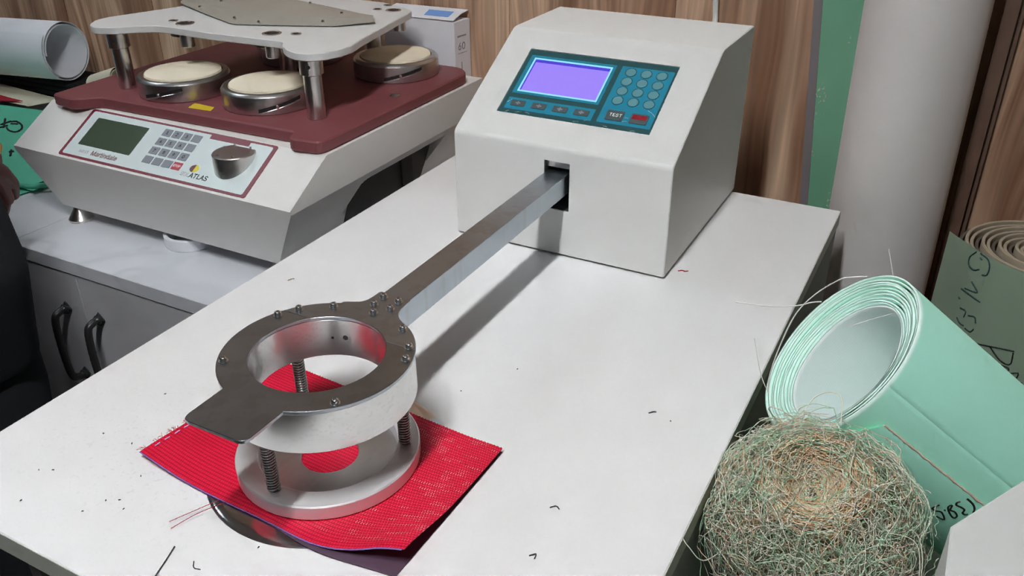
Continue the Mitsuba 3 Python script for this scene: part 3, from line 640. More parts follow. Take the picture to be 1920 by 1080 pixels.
# posts and the raised plate
PZ = 0.197
for px_, py_ in ((-0.723, 0.083), (-0.3155, 0.099), (-0.700, 0.405), (-0.425, 0.408), (-0.505, 0.255)):
    r_ = 0.0145
    pk = obj('post', lathe([(0, ZP + 0.0005), (r_, ZP + 0.0005), (r_, PZ - 0.038), (0.0185, PZ - 0.036), (0.0185, PZ - 0.0125), (0, PZ - 0.0125)], (px_, py_, 0), 40), POLISHED, am, smooth=35)
    obj('set_screw', place(lathe([(0, 0), (0.003, 0), (0.003, 0.0006), (0, 0.0006)], (0, 0, 0), 14), (px_ + 0.0186 * 0.45, py_ - 0.0186 * 0.893, PZ - 0.023), [0.893, 0.45, 0], Z, [0.45, -0.893, 0]), BLACK, pk)
outl = [(-0.742, 0.054), (-0.768, 0.068), (-0.785, 0.094), (-0.786, 0.120), (-0.772, 0.160), (-0.752, 0.215), (-0.742, 0.246), (-0.742, 0.40), (-0.70, 0.445), (-0.42, 0.445), (-0.352, 0.418), (-0.331, 0.404), (-0.323, 0.370), (-0.299, 0.257), (-0.285, 0.193), (-0.272, 0.149), (-0.273, 0.119), (-0.282, 0.092), (-0.298, 0.076), (-0.321, 0.073), (-0.346, 0.082), (-0.370, 0.100), (-0.384, 0.120), (-0.405, 0.1195), (-0.425, 0.119), (-0.532, 0.112), (-0.626, 0.114), (-0.655, 0.112), (-0.687, 0.090), (-0.709, 0.067)]
up_ = obj('upper_plate', prism(rounded(outl, 0.008, 3), PZ - 0.012, PZ, 0.0012), PLATEWHITE, am, 'white lobed upper plate', 25)
for sx, sy in ((-0.428, 0.139), (-0.608, 0.130), (-0.352, 0.391), (-0.575, 0.376)):
    obj('spindle', lathe([(0, PZ - 0.034), (0.0105, PZ - 0.034), (0.0115, PZ - 0.032), (0.0115, PZ - 0.0122), (0, PZ - 0.0122)], (sx, sy, 0), 32), STEEL, am, smooth=35)
    obj('spindle_weight', lathe([(0, PZ - 0.026), (0.030, PZ - 0.026), (0.030, PZ - 0.0122), (0, PZ - 0.0122)], (sx - 0.045, sy + (0.045 if sy < 0.3 else -0.055), 0), 40), DARKSTEEL, am, smooth=35)
for sx, sy, sr in ((-0.623, 0.145, 0.016), (-0.657, 0.151, 0.008), (-0.438, 0.154, 0.016), (-0.400, 0.169, 0.0085), (-0.364, 0.392, 0.014), (-0.395, 0.386, 0.008), (-0.399, 0.424, 0.008)):
    so = obj('socket', prism([circle(sx, sy, sr, 32), circle(sx, sy, sr * 0.72, 32)], PZ, PZ + 0.0012, 0.0003), STEEL, up_)
    obj('socket_hole', lathe([(0, PZ), (sr * 0.7, PZ), (sr * 0.7, PZ + 0.0006), (0, PZ + 0.0006)], (sx, sy, 0), 24), BLACK, up_, 'dark hole of a socket')
# hazy cover sheet bent into a low ridge on the plate
gx = np.array([[(-0.745, 0.252), (-0.640, 0.208), (-0.539, 0.170), (-0.450, 0.203), (-0.372, 0.236), (-0.326, 0.284)], [(-0.755, 0.262), (-0.650, 0.235), (-0.555, 0.225), (-0.455, 0.240), (-0.385, 0.262), (-0.338, 0.295)], [(-0.768, 0.282), (-0.690, 0.300), (-0.610, 0.318), (-0.500, 0.318), (-0.420, 0.305), (-0.352, 0.315)], [(-0.76, 0.30), (-0.700, 0.330), (-0.633, 0.349), (-0.560, 0.362), (-0.480, 0.350), (-0.37, 0.325)]], float)
hz = np.array([[.004, .003, .002, .002, .002, .004], [.005, .010, .012, .010, .010, .007], [.004, .012, .016, .014, .010, .006], [.003, .006, .006, .006, .004, .003]])
cov = np.concatenate([gx, (PZ + 0.001 + hz)[..., None]], 2)
from scipy.ndimage import zoom as _zoom
cov = np.stack([_zoom(cov[..., k], (5, 5), order=1) for k in range(3)], 2)
obj('cover_sheet', sheet(cov[::-1], 0.0012), COVER, am, 'hazy plastic cover sheet on the plate', 40)
for sx, sy, dz in ((-0.66, 0.218, .011), (-0.55, 0.188, .008), (-0.498, 0.19, .006), (-0.494, 0.321, .014), (-0.40, 0.29, .011), (-0.40, 0.238, .007), (-0.657, 0.268, .013), (-0.548, 0.321, .016)):
    obj('rivet', lathe([(0, 0), (0.0028, 0), (0.0024, 0.0018), (0.001, 0.0028), (0, 0.0028)], (sx, sy, PZ + dz), 14), BOLT, am, smooth=40)
# feet
for fx, fy in ((-0.757, -0.047), (-0.30, -0.044), (-0.757, 0.43), (-0.30, 0.43)):
    obj('foot', lathe([(0, ZC + 0.0002), (0.020, ZC + 0.0002), (0.0215, ZC + 0.005), (0.010, ZC + 0.022), (0.008, ZC + 0.0279), (0, ZC + 0.0279)], (fx, fy, 0), 32), POLISHED, am, 'conical steel foot', 40)
obj('tape_roll', prism([circle(-0.515, -0.022, 0.043, 64), circle(-0.515, -0.022, 0.036, 64)], ZC + 0.0002, ZC + 0.020, 0.001), PAPERWHITE, None, 'white tape roll lying under the front of the abrasion tester', cat_='tape roll')

# ------------------------------------------------------------------ carton behind it
ct = thing('carton', 'white carton standing between the abrasion tester and the wall', 'carton')
obj('box', prism([(-0.452, 0.480), (-0.291, 0.480), (-0.2845, 0.526), (-0.452, 0.526)], ZC + 0.0003, 0.166, 0.001), CARTON, ct, smooth=20)
flap = np.array([[(-0.452, 0.478, 0.167), (-0.37, 0.478, 0.168), (-0.292, 0.478, 0.169)], [(-0.452, 0.502, 0.176), (-0.37, 0.502, 0.177), (-0.289, 0.502, 0.178)], [(-0.452, 0.5265, 0.179), (-0.37, 0.5265, 0.180), (-0.287, 0.5265, 0.181)]])
obj('lid_flap', sheet(flap.transpose(1, 0, 2), 0.001), CARTON, ct, 'half open lid')
lb = flap * 1.0
obj('blue_label', sheet(np.array([[(-0.362, 0.487, 0.1715), (-0.308, 0.487, 0.1722)], [(-0.362, 0.506, 0.1778), (-0.306, 0.506, 0.1784)]]).transpose(1, 0, 2) + [0, 0, 0.0008], 0.0003), CARTONBLUE, ct, 'blue label on the lid')
sd = np.array([0.0065, 0.046, 0]); sd = sd / np.linalg.norm(sd); sn = np.cross(sd, Z)
obj('lettering', place(shift(meshkit.text_mesh('60', 0.013, 0.0002, True), 0.008, 0.112), (-0.2908, 0.480, 0), sd, Z, sn), GREYINK, ct, smooth=False)
for m in (box(0.008, 0.036, 0.105, 0.106, 0, 0.0002), box(0.008, 0.034, 0.136, 0.139, 0, 0.0002), box(0.018, 0.020, 0.066, 0.088, 0, 0.0002)):
    obj('printed_mark', place(m, (-0.2908, 0.480, 0), sd, Z, sn), GREYINK, ct)

# ------------------------------------------------------------------ things at the far left of the worktop
def roll_sheet(c, ax, r0, r1, L, turns, th, m, key, label, category, seed=0, parent=None):
    ax = np.asarray(ax, float); ax /= np.linalg.norm(ax); u = np.cross(Z, ax); u /= np.linalg.norm(u); w = np.cross(ax, u)
    t = np.linspace(0, turns * 2 * np.pi, int(turns * 48)); r = r0 + (r1 - r0) * t / t[-1]
    rows = [np.array(c) + np.outer(r * np.cos(t), u) + np.outer(r * np.sin(t), w) + ax * s for s in (0, L * .5, L)]
    return sheet(np.array(rows), th)
obj('paper_roll', roll_sheet((-1.337, 0.41, 0.0135), (-0.985, -0.13, -0.022), 0.058, 0.071, 0.72, 2.12, 0.0008, None, '', '', ''), PAPERWHITE, None, 'thick white paper roll lying at the far left end of the worktop', 40, cat_='paper roll')
obj('folded_cloth', cat(*[prism(rounded([(-2.15, 0.395), (-1.31, 0.395), (-1.30, 0.50), (-2.15, 0.505)], 0.02), ZC + 0.0003 + 0.014 * k, ZC + 0.0135 + 0.014 * k, 0.004) for k in range(4)]), CLOTHDARK, None, 'dark folded cloth under the white paper roll', cat_='cloth')
obj('cream_roll', roll_sheet((-1.275, 0.425, -0.070), (0.93, 0.05, 0.30), 0.024, 0.031, 0.09, 1.5, 0.0008, None, '', '', ''), PAPERCREAM, None, 'small cream rolled paper behind the abrasion tester, beside the wall', 40, cat_='paper roll')
def wavy(q, n, z0, amp, seed):
    q = np.asarray(q, float); s, t = np.meshgrid(np.linspace(0, 1, n), np.linspace(0, 1, n), indexing='ij')
    xy = (q[0] * ((1 - s) * (1 - t))[..., None] + q[1] * (s * (1 - t))[..., None] + q[2] * (s * t)[..., None] + q[3] * ((1 - s) * t)[..., None])
    zz = z0 + amp * meshkit.fbm(np.concatenate([xy * 9, np.zeros((n, n, 1))], 2), 2, seed)
    return np.concatenate([xy, zz[..., None]], 2)
obj('green_fabric_sheet', sheet(wavy([(-1.46, -0.09), (-0.955, -0.052), (-0.945, 0.03), (-1.46, 0.11)], 20, ZC + 0.0015, 0.004, 1), 0.001), CLOTHGREEN, None, 'lower mint green fabric sheet on the worktop left of the abrasion tester', True, cat_='fabric')
gs = thing('green_fabric_stack', 'upper mint green fabric with black handwriting, beside the abrasion tester', 'fabric')
P0 = wavy([(-1.65, -0.02), (-0.945, -0.004), (-0.98, 0.335), (-1.65, 0.275)], 24, ZC + 0.013, 0.006, 2)
P0[:, 0, 2] -= 0.0
obj('sheet', sheet(P0, 0.0012), CLOTHGREEN, gs, smooth=True)
obj('sheet', sheet(wavy([(-1.65, -0.015), (-0.935, -0.012), (-0.97, 0.33), (-1.65, 0.27)], 16, ZC + 0.0068, 0.004, 5), 0.0012), CLOTHGREEN, gs, smooth=True)
obj('fold', tube(spline([(-1.20, -0.010, ZC + 0.0125), (-1.03, -0.012, ZC + 0.0125), (-0.955, -0.008, ZC + 0.0125), (-0.915, 0.02, ZC + 0.0125)], 8), 0.005, 10), CLOTHGREEN, gs)
SHEET_WRITING = [[(-1.319, 0.191), (-1.321, 0.217)], [(-1.348, 0.222), (-1.297, 0.182)], [(-1.303, 0.178), (-1.302, 0.195)], [(-1.318, 0.216), (-1.308, 0.223), (-1.28, 0.214), (-1.255, 0.195), (-1.247, 0.176), (-1.267, 0.175), (-1.29, 0.185)], [(-1.307, 0.207), (-1.293, 0.214)], [(-1.141, 0.086), (-1.135, 0.093)], [(-1.148, 0.096), (-1.117, 0.072)]]
from scipy.interpolate import LinearNDInterpolator
zi = LinearNDInterpolator(P0[..., :2].reshape(-1, 2), P0[..., 2].ravel(), fill_value=ZC + 0.018)
for w in SHEET_WRITING:
    obj('handwriting', tube([(x, y, float(zi(x, y)) + 0.0008) for x, y in spline([(a, b, 0) for a, b in w], 5)[:, :2]], 0.0022, 6), INK, gs, 'black marker stroke')
obj('cream_sheet', sheet(wavy([(-1.90, 0.30), (-1.370, 0.30), (-1.345, 0.372), (-1.60, 0.392)], 12, ZC + 0.0215, 0.003, 3), 0.0008), PAPERCREAM, None, 'cream paper sheet beside the paper roll, beyond the green fabric', True, cat_='paper')
obj('red_cloth', sheet(wavy([(-1.75, 0.262), (-1.467, 0.284), (-1.404, 0.310), (-1.72, 0.335)], 10, ZC + 0.0275, 0.003, 7), 0.0012), CLOTHRED, None, 'dark red cloth scrap on the cream paper sheet', True, cat_='cloth')

# cable behind the testing machine
obj('power_cable', tube(spline([(0.176, 0.519, 1.2), (0.182, 0.520, 0.5), (0.187, 0.519, 0.26), (0.192, 0.512, 0.20), (0.200, 0.46, 0.13), (0.2, 0.40, 0.10), (0.2, 0.324, 0.10)], 10), 0.0047, 12), CABLEWHITE, None, 'white cable running up the wood wall behind the testing machine', 60, cat_='cable')

# ------------------------------------------------------------------ rolls on the right
GX, GR, GL = 0.5109, 0.082, -0.016
gy = 0.522 - GR
GZ0, GZ1 = -TZ + 0.001, 1.15
grk = thing('grey_roll', 'tall grey roll of sheet standing against the wall behind the desk corner', 'roll')
gm = lathe([(GR - 0.022, GZ0), (GR, GZ0), (GR, GZ1), (GR - 0.022, GZ1)], (GX, gy, 0), 96)
gm.vertices[:, 0] += GL * gm.vertices[:, 2]
obj('wound_sheet', gm, GREYROLL, grk, smooth=35)
core = lathe([(GR - 0.030, GZ0), (GR - 0.0225, GZ0), (GR - 0.0225, GZ1 - 0.004), (GR - 0.030, GZ1 - 0.004)], (GX, gy, 0), 64)
core.vertices[:, 0] += GL * core.vertices[:, 2]
obj('core_tube', core, COILTAN, grk, 'brown cardboard core', smooth=35)
gb = thing('green_board', 'green board with a grey edge leaning on the wall, left of the grey roll', 'board')
def lean_quad(x0, x1, y0, y1, bend=0.0):
    o = []
    for z in np.linspace(GZ0, GZ1, 40):
        dx = -0.088 * (z - 0.08) + bend * math.sin(z * 9)
        o.append([(x0 + dx, y0, z), (x1 + dx, y0, z)])
    o = np.array(o); return sheet(o.transpose(1, 0, 2), y1 - y0)
obj('board', lean_quad(0.3695, 0.56, 0.5235, 0.5285), GREENBOARD, gb, smooth=30)
obj('edge_strip', lean_quad(0.3560, 0.3693, 0.5232, 0.5286), GREYBAND, gb, 'grey edge strip', smooth=30)

# mint roll leaning to the right of the desk
az, el = math.radians(27), math.radians(-40)
MC = np.array([0.531, -0.197, 0.077]); ra, rb, rot = 0.0758, 0.0865, 0.30
MN = np.array([math.cos(el) * math.cos(az), math.cos(el) * math.sin(az), math.sin(el)])
ma = np.cross(MN, Z); ma /= np.linalg.norm(ma); mb = np.cross(ma, MN)
MA, MB = ma * math.cos(rot) + mb * math.sin(rot), -ma * math.sin(rot) + mb * math.cos(rot)
def mpt(th, s, g=0.0, f=0.0):
    """Point of the roll: angle in degrees, distance along its axis, growth of the radius; f moves towards the inner outline."""
    A, B = (ra + (0.0513 - ra) * f) + g, (rb + (0.0619 - rb) * f) + g
    t = np.radians(th)
    c = MC + f * (0.0102 * ma)
    return c + np.multiply.outer(np.cos(t) * A, MA) + np.multiply.outer(np.sin(t) * B, MB) + np.multiply.outer(np.ones_like(t) * s, MN) if np.ndim(th) else c + math.cos(t) * A * MA + math.sin(t) * B * MB + s * MN
ML = 1.16
mr = thing('mint_fabric_roll', 'large open roll of mint green plastic fabric leaning beside the desk', 'fabric roll')
rng = np.random.default_rng(2)
nl = 11
for k in range(nl):
    f = k / (nl - 1)
    th = np.linspace(0, 360, 121)
    s0 = 0.0 + 0.0012 * rng.random() + 0.0005 * k
    wob = 0.0012 * np.sin(np.radians(th) * 2 + k) + 0.0008 * np.sin(np.radians(th) * 5 + 2 * k)
    wob = wob * (0.2 if k == 0 else 0.5)
    rows = []
    for s in (0, 0.004, 0.05, ML):
        A, B = (ra + (0.0513 - ra) * f), (rb + (0.0619 - rb) * f); t = np.radians(th)
        wv = wob * max(0.0, 1 - s / 0.05)
        rows.append(MC + f * 0.0102 * ma + np.outer(np.cos(t) * (A + wv), MA) + np.outer(np.sin(t) * (B + wv), MB) + (s0 + s) * MN)
    P = np.array(rows)
    obj('lining' if k == nl - 1 else 'layer', sheet(P[::-1], 0.0020), LINING if k == nl - 1 else (MINT if k < 5 else MINTPALE), mr, 'pale mesh lining inside the roll' if k == nl - 1 else None, smooth=True)
# loose outer layer with its frayed end
th = np.linspace(-18, -215, 60); lo = []
for s in np.linspace(0, 1, 12):
    g_ = 0.0042 - 0.0030 * np.clip((-th - 60) / 155, 0, 1)
    start = 0.026 - 0.021 * np.clip((-th - 18) / 25, 0, 1)
    lo.append(np.array([mpt(a, st + (ML - st) * s, gg) for a, st, gg in zip(th, start, g_)]))
lo = np.array(lo)
obj('outer_flap', sheet(lo, 0.0010), MINT, mr, 'loose outer end of the fabric', smooth=True)
fs_ = np.linspace(0.026, 0.62, 260)
fp = np.array([mpt(-17.6, s, 0.0048) for s in fs_]) + 0.0006 * (meshkit.noise(np.c_[fs_ * 300, fs_ * 0, fs_ * 0])[:, None] - 0.5) * np.array([1, 1, 1])
obj('frayed_edge', tube(fp, 0.0007 + 0.0008 * meshkit.noise(np.c_[fs_ * 500, fs_ * 0 + 3, fs_ * 0]), 6), FRAY, mr, 'frayed tan edge', 60)
for tt, s0, s1, g_ in ((35, 0.004, 1.1, 0.0001), (12.6, 0.004, 1.1, 0.0001), (10.6, 0.004, 1.1, 0.0001), (-15.2, 0.004, 0.12, 0.0001), (-27, 0.02, 1.0, 0.0042), (-33.5, 0.02, 1.0, 0.0042)):
    obj('woven_line', tube([mpt(tt, s, g_) for s in np.linspace(s0, s1, 30)], 0.00035, 5), MINTLINE, mr, 'thin dark line woven along the roll')
MINT_WRITING = [[(0.1378, -34.3), (0.1386, -39.4), (0.1431, -39.4), (0.1478, -37.5), (0.1586, -40.4), (0.1546, -41.9), (0.1501, -42.4)], [(0.146, -34.8), (0.1477, -35.1)], [(0.1442, -29.9), (0.1452, -32.1), (0.1515, -34.2), (0.1603, -35.5), (0.1606, -33.1), (0.1542, -31.7), (0.1495, -32.6), (0.1461, -29.9), (0.1442, -29.9)], [(0.1459, -24.4), (0.1451, -26.2), (0.1475, -27.6), (0.153, -26.9), (0.1575, -26.9), (0.1599, -29.1), (0.1634, -29.0), (0.1643, -27.5)], [(0.1473, -20.6), (0.1558, -20.9), (0.1623, -22.4), (0.1662, -25.1)]]
for w in MINT_WRITING:
    obj('handwriting', tube([mpt(t, s, 0.0047) for s, t in (spline([(a, b, 0) for a, b in w], 4)[:, :2])], 0.0011, 6), INK, mr, 'black marker stroke', 60)
THREADS = [[(0.545, -0.262, 0.192), (0.535, -0.262, 0.189), (0.525, -0.262, 0.184), (0.508, -0.262, 0.165), (0.496, -0.262, 0.142), (0.488, -0.262, 0.107), (0.484, -0.262, 0.076), (0.485, -0.262, 0.06)], [(0.446, -0.262, 0.142), (0.475, -0.262, 0.146), (0.496, -0.262, 0.152), (0.507, -0.262, 0.158), (0.515, -0.262, 0.161)], [(0.466, -0.262, 0.111), (0.476, -0.262, 0.077), (0.486, -0.262, 0.057)], [(0.54, -0.262, 0.144), (0.555, -0.262, 0.155), (0.57, -0.262, 0.165)], [(0.556, -0.262, 0.219), (0.563, -0.262, 0.198)]]
for tp in THREADS:
    obj('loose_thread', tube(spline(tp, 8), 0.0006 if len(tp) > 4 else 0.0004, 6), THREADWHITE, mr, 'loose white thread')

# upright coil with its green wrapper
CCX, CCY, CRR = 0.726, 0.315, 0.110
uc = thing('wrapped_coil', 'upright coil of tan strip in a greyish green wrapper with handwriting', 'roll')
for k in range(14):
    r_ = CRR - 0.003 - 0.0068 * k
    obj('strip_turn', prism([circle(CCX, CCY, r_, 96), circle(CCX, CCY, r_ - 0.0042, 96)], -TZ + 0.001, -0.010 + 0.0035 * ((k * 5) % 3), 0.0008), COILTAN if k % 3 else COILDARK, uc, smooth=40)
tw = np.radians(np.linspace(-172, 60, 80)); rows = []
for q in np.linspace(0, 1, 14):
    ztop = 0.006 + 0.006 * np.sin(tw * 2); z = ztop * (1 - q) - (TZ - 0.002) * q
    bulge = 0.0025 + 0.010 * np.clip((np.radians(-150) - tw) / np.radians(22), 0, 1) ** 1.5
    rows.append(np.c_[CCX + (CRR + bulge) * np.cos(tw), CCY + (CRR + bulge) * np.sin(tw), z])
rows = np.array(rows)
obj('wrapper', sheet(rows, 0.0009), WRAPGREEN, uc, 'greyish green wrapper sheet', smooth=True)
COIL_WRITING = [[(-139.5, 0.0097), (-143.9, -0.0024), (-142.8, -0.0124), (-137.6, -0.0149), (-133.4, -0.0099)], [(-135.2, 0.0054), (-133.3, 0.0039)], [(-135.8, 0.0112), (-129.5, 0.0088), (-126.6, -0.0006), (-127.0, -0.0119), (-130.2, -0.015)], [(-136.4, -0.031), (-130.0, -0.0408), (-140.5, -0.0454)], [(-143.4, -0.0494), (-133.9, -0.0498), (-125.9, -0.0514)], [(-143.8, -0.0628), (-142.0, -0.0634)], [(-139.4, -0.0746), (-134.5, -0.0743), (-134.6, -0.0838)], [(-140.3, -0.0904), (-136.6, -0.095), (-132.7, -0.095)], [(-131.7, -0.0777), (-126.7, -0.0751), (-124.9, -0.0825)], [(-131.3, -0.0973), (-127.0, -0.098), (-124.9, -0.0919)], [(-120.9, -0.1099), (-111.7, -0.105), (-103.2, -0.1017), (-97.2, -0.1004)], [(-111.7, -0.105), (-103.3, -0.1194), (-97.1, -0.1203), (-97.4, -0.1029)], [(-106.7, -0.1253), (-97.2, -0.1268), (-97.5, -0.1354), (-91.2, -0.1302), (-90.9, -0.1411), (-87.0, -0.1438)]]
def cyl_pt(a, z, r=CRR + 0.0029): return (CCX + r * math.cos(math.radians(a)), CCY + r * math.sin(math.radians(a)), z)
for i, w in enumerate(COIL_WRITING):
    obj('handwriting', tube([cyl_pt(a, z) for a, z in spline([(q[0], q[1], 0) for q in w], 4)[:, :2]], 0.0009, 6), INKGREEN if i < 10 else INK, uc, 'dark green stroke' if i < 10 else 'black stroke', 60)

# white housing at the lower right
wh = thing('white_cabinet', 'white metal cabinet with a cut-off corner at the lower right of the photo', 'cabinet')
obj('body', prism([(0.6440, -0.354), (0.6475, -0.95), (1.10, -0.95), (1.10, -0.256), (0.7005, -0.256)], -TZ + 0.001, 0.05, 0.0015), CABPAINT, wh, smooth=20)

# ------------------------------------------------------------------ tangle of yarn in a sack
YC = np.array([0.5455, -0.312, -0.022]); YR = np.array([0.075, 0.073, 0.075])
HOL = np.array([-0.03, -0.40, 0.91]); HOL /= np.linalg.norm(HOL)
HU = np.cross(HOL, [1.0, 0, 0]); HU /= np.linalg.norm(HU); HW = np.cross(HOL, HU)
def lumps(P):
    d = P / np.maximum(np.linalg.norm(P, axis=1, keepdims=True), 1e-6)
    k = 0.86 + 0.34 * meshkit.fbm(d * 1.7 + 11, 2, 5)[:, None]
    k = k * (1 - 0.40 * np.exp(-((1 - d @ HOL) / 0.07) ** 2))[:, None]
    Q = P * k; Q[:, 2] = np.where(Q[:, 2] < 0, Q[:, 2] * 1.9, Q[:, 2])
    return Q
sk = thing('yarn_sack', 'pale green sack on the floor under the tangle of yarn', 'sack')
prof_ = [(0, -TZ + 0.001), (0.07, -TZ + 0.001), (0.085, -TZ + 0.03), (0.082, -0.50), (0.078, -0.30), (0.080, -0.178), (0.074, -0.176), (0.070, -0.19), (0.0, -0.20)]
sm = lathe(prof_, (YC[0], YC[1], 0), 64)
sm.vertices[:, :2] += 0.006 * (meshkit.fbm(sm.vertices * 14, 2, 3)[:, None] - 0.5)
obj('bag', sm, SACK, sk, smooth=60)
def clear_roll(P):
    v = P - MC; s = v @ MN; w_ = v - np.outer(s, MN); r = np.maximum(np.linalg.norm(w_, axis=1), 1e-6)
    k = np.where((s > -0.004) & (r < 0.0925), 0.0925 / r, 1.0)[:, None]
    return MC + np.outer(s, MN) + w_ * k
yt = thing('yarn_tangle', 'big tangle of green, tan and white synthetic yarn beside the desk', 'yarn')
core = trimesh.creation.icosphere(4, 1.0); v = core.vertices
core.vertices = lumps(v * 0.84) * YR + YC
core.vertices = clear_roll(core.vertices)
obj('core', core, YARNCORE, yt, 'dense olive core of the tangle', True)
rng = np.random.default_rng(21)
def strand(kind):
    d = rng.normal(size=3); d[2] = abs(d[2]) * 0.8 + rng.uniform(-0.5, 0.2); d /= np.linalg.norm(d)
    while d @ HOL > 0.80 and rng.random() < 0.85:
        d = rng.normal(size=3); d[2] = abs(d[2]) * 0.8 + rng.uniform(-0.5, 0.2); d /= np.linalg.norm(d)
    if kind == 'swirl':      # rings round the hollow at the top
        r0 = rng.uniform(0.14, 0.54); a0 = rng.uniform(0, 6.3); n = 26; span = rng.uniform(1.6, 5.5)
        a = a0 + np.linspace(0, span, n); r = r0 + rng.normal(0, 0.03) + 0.06 * np.sin(a * 2 + rng.uniform(0, 6))
        P = np.outer(np.sqrt(np.clip(1 - r * r, 0.05, 1)), HOL) + np.outer(r * np.cos(a), HU) + np.outer(r * np.sin(a), HW)
        P = P * rng.uniform(0.84, 1.03)
    else:
        n = 24; u = np.cross(d, rng.normal(size=3)); u /= np.linalg.norm(u); w = np.cross(d, u)
        R = rng.uniform(0.12, 0.55) if kind == 'loop' else rng.uniform(0.05, 0.22)
        a = rng.uniform(0, 6.3) + np.linspace(0, rng.uniform(1.5, 6.0), n)
        off = rng.uniform(0.84, 1.10)
        P = d * off + R * (np.cos(a)[:, None] * u + np.sin(a)[:, None] * w * rng.uniform(0.4, 1.0)) + np.linspace(0, 1, n)[:, None] * rng.normal(0, 0.22, 3)
        L = np.linalg.norm(P, axis=1, keepdims=True)
        lim = off + (rng.uniform(0.0, 0.22) if kind == 'loop' else 0.06)
        P = P / L * np.clip(L, 0.80, lim)
    P = P + 0.012 * rng.normal(size=P.shape)
    P = spline(P[::2], 3)
    return lumps(P) * YR + YC
def yarn(name, m, counts, r, lab):
    ms = []
    for kind, c in counts:
        for _ in range(c):
            P = strand(kind)
            P = clear_roll(P); P[:, 0] = np.maximum(P[:, 0], DX1 + 0.004)
            ms.append(tube(P, r * rng.uniform(0.7, 1.2), 4))
    obj(name, cat(*ms), m, yt, lab, True, kind='stuff')
yarn('green_yarn', YARNGREEN, (('loop', 420), ('curl', 560), ('swirl', 110)), 0.00030, 'pale green strands')
yarn('white_yarn', YARNPALE, (('loop', 640), ('curl', 620), ('swirl', 130)), 0.00032, 'whitish strands')
yarn('tan_yarn', YARNTAN, (('loop', 40), ('curl', 170), ('swirl', 300)), 0.00034, 'tan strands')
yarn('pink_yarn', YARNPINK, (('loop', 110), ('curl', 220), ('swirl', 20)), 0.00030, 'pinkish strands')
for pts in ([(0.4595, -0.41, 0.0012), (0.466, -0.412, -0.004), (0.478, -0.405, -0.02), (0.490, -0.37, -0.03)], [(0.4705, -0.40, -0.05), (0.466, -0.43, -0.13), (0.475, -0.44, -0.22)], [(0.595, -0.35, 0.02), (0.628, -0.345, 0.012), (0.634, -0.36, -0.05), (0.60, -0.37, -0.08)],
            [(0.597, -0.34, 0.015), (0.626, -0.335, 0.015), (0.636, -0.35, -0.03), (0.615, -0.37, -0.10)], [(0.50, -0.27, 0.035), (0.492, -0.29, 0.062), (0.500, -0.30, 0.072), (0.515, -0.29, 0.06)], [(0.52, -0.30, 0.07), (0.528, -0.285, 0.085), (0.545, -0.28, 0.088), (0.552, -0.295, 0.07)]):
    obj('stray_yarn', tube(spline(pts, 10), 0.0005, 5), YARNPALE, yt, 'stray strand sticking out of the tangle', True)

# ------------------------------------------------------------------ person standing at the left edge
pe = thing('person', 'person in dark clothes with a gold bangle, at the left edge between cabinet and desk', 'person')
def chain(j):
    """Union of hulls of spheres along the bones (pairs of (x, y, z, r))."""
    out = []
    for (a, b) in j:
        s = [m3.Manifold.sphere(q[3], 24).translate((q[0], q[1], q[2])) for q in (a, b)]
        out.append(m3.Manifold.batch_hull(s))
    return m3.Manifold.batch_boolean(out, m3.OpType.Add)
PX, PY = -0.76, -0.35
H = lambda z: z - TZ
head = (PX + 0.01, PY + 0.03, H(1.56), 0.085); crown = (PX, PY, H(1.60), 0.088); chin = (PX + 0.02, PY + 0.055, H(1.49), 0.045)
neck0, neck1 = (PX, PY, H(1.45), 0.052), (PX, PY, H(1.36), 0.060)
che1, che2 = (PX - 0.09, PY, H(1.27), 0.095), (PX + 0.09, PY, H(1.27), 0.095)
wai1, wai2 = (PX - 0.06, PY, H(1.02), 0.095), (PX + 0.06, PY, H(1.02), 0.095)
hip1, hip2 = (PX - 0.085, PY, H(0.86), 0.105), (PX + 0.085, PY, H(0.86), 0.105)
shR, elR, wrR = (PX + 0.175, PY, H(1.33), 0.055), (PX + 0.140, PY + 0.04, H(1.055), 0.042), (PX + 0.104, PY + 0.110, H(0.826), 0.025)
shL, elL, wrL = (PX - 0.175, PY, H(1.33), 0.055), (PX - 0.215, PY - 0.01, H(1.05), 0.042), (PX - 0.215, PY + 0.05, H(0.83), 0.027)
bones = [(head, crown), (head, chin), (neck0, neck1), (neck0, head), (neck1, che1), (neck1, che2), (che1, che2), (che1, wai1), (che2, wai2), (wai1, wai2), (wai1, hip1), (wai2, hip2), (hip1, hip2), (neck1, shR), (neck1, shL), (shR, elR), (elR, wrR), (shL, elL), (elL, wrL), (shR, che2), (shL, che1)]
for s, hp in ((-1, hip1), (1, hip2)):
    kn, ank = (PX + s * 0.088, PY + 0.015, H(0.47), 0.062), (PX + s * 0.088, PY - 0.005, H(0.09), 0.040)
    bones += [(hp, kn), (kn, ank), (ank, (PX + s * 0.093, PY + 0.13, H(0.035), 0.032)), (ank, (PX + s * 0.088, PY - 0.03, H(0.036), 0.034))]
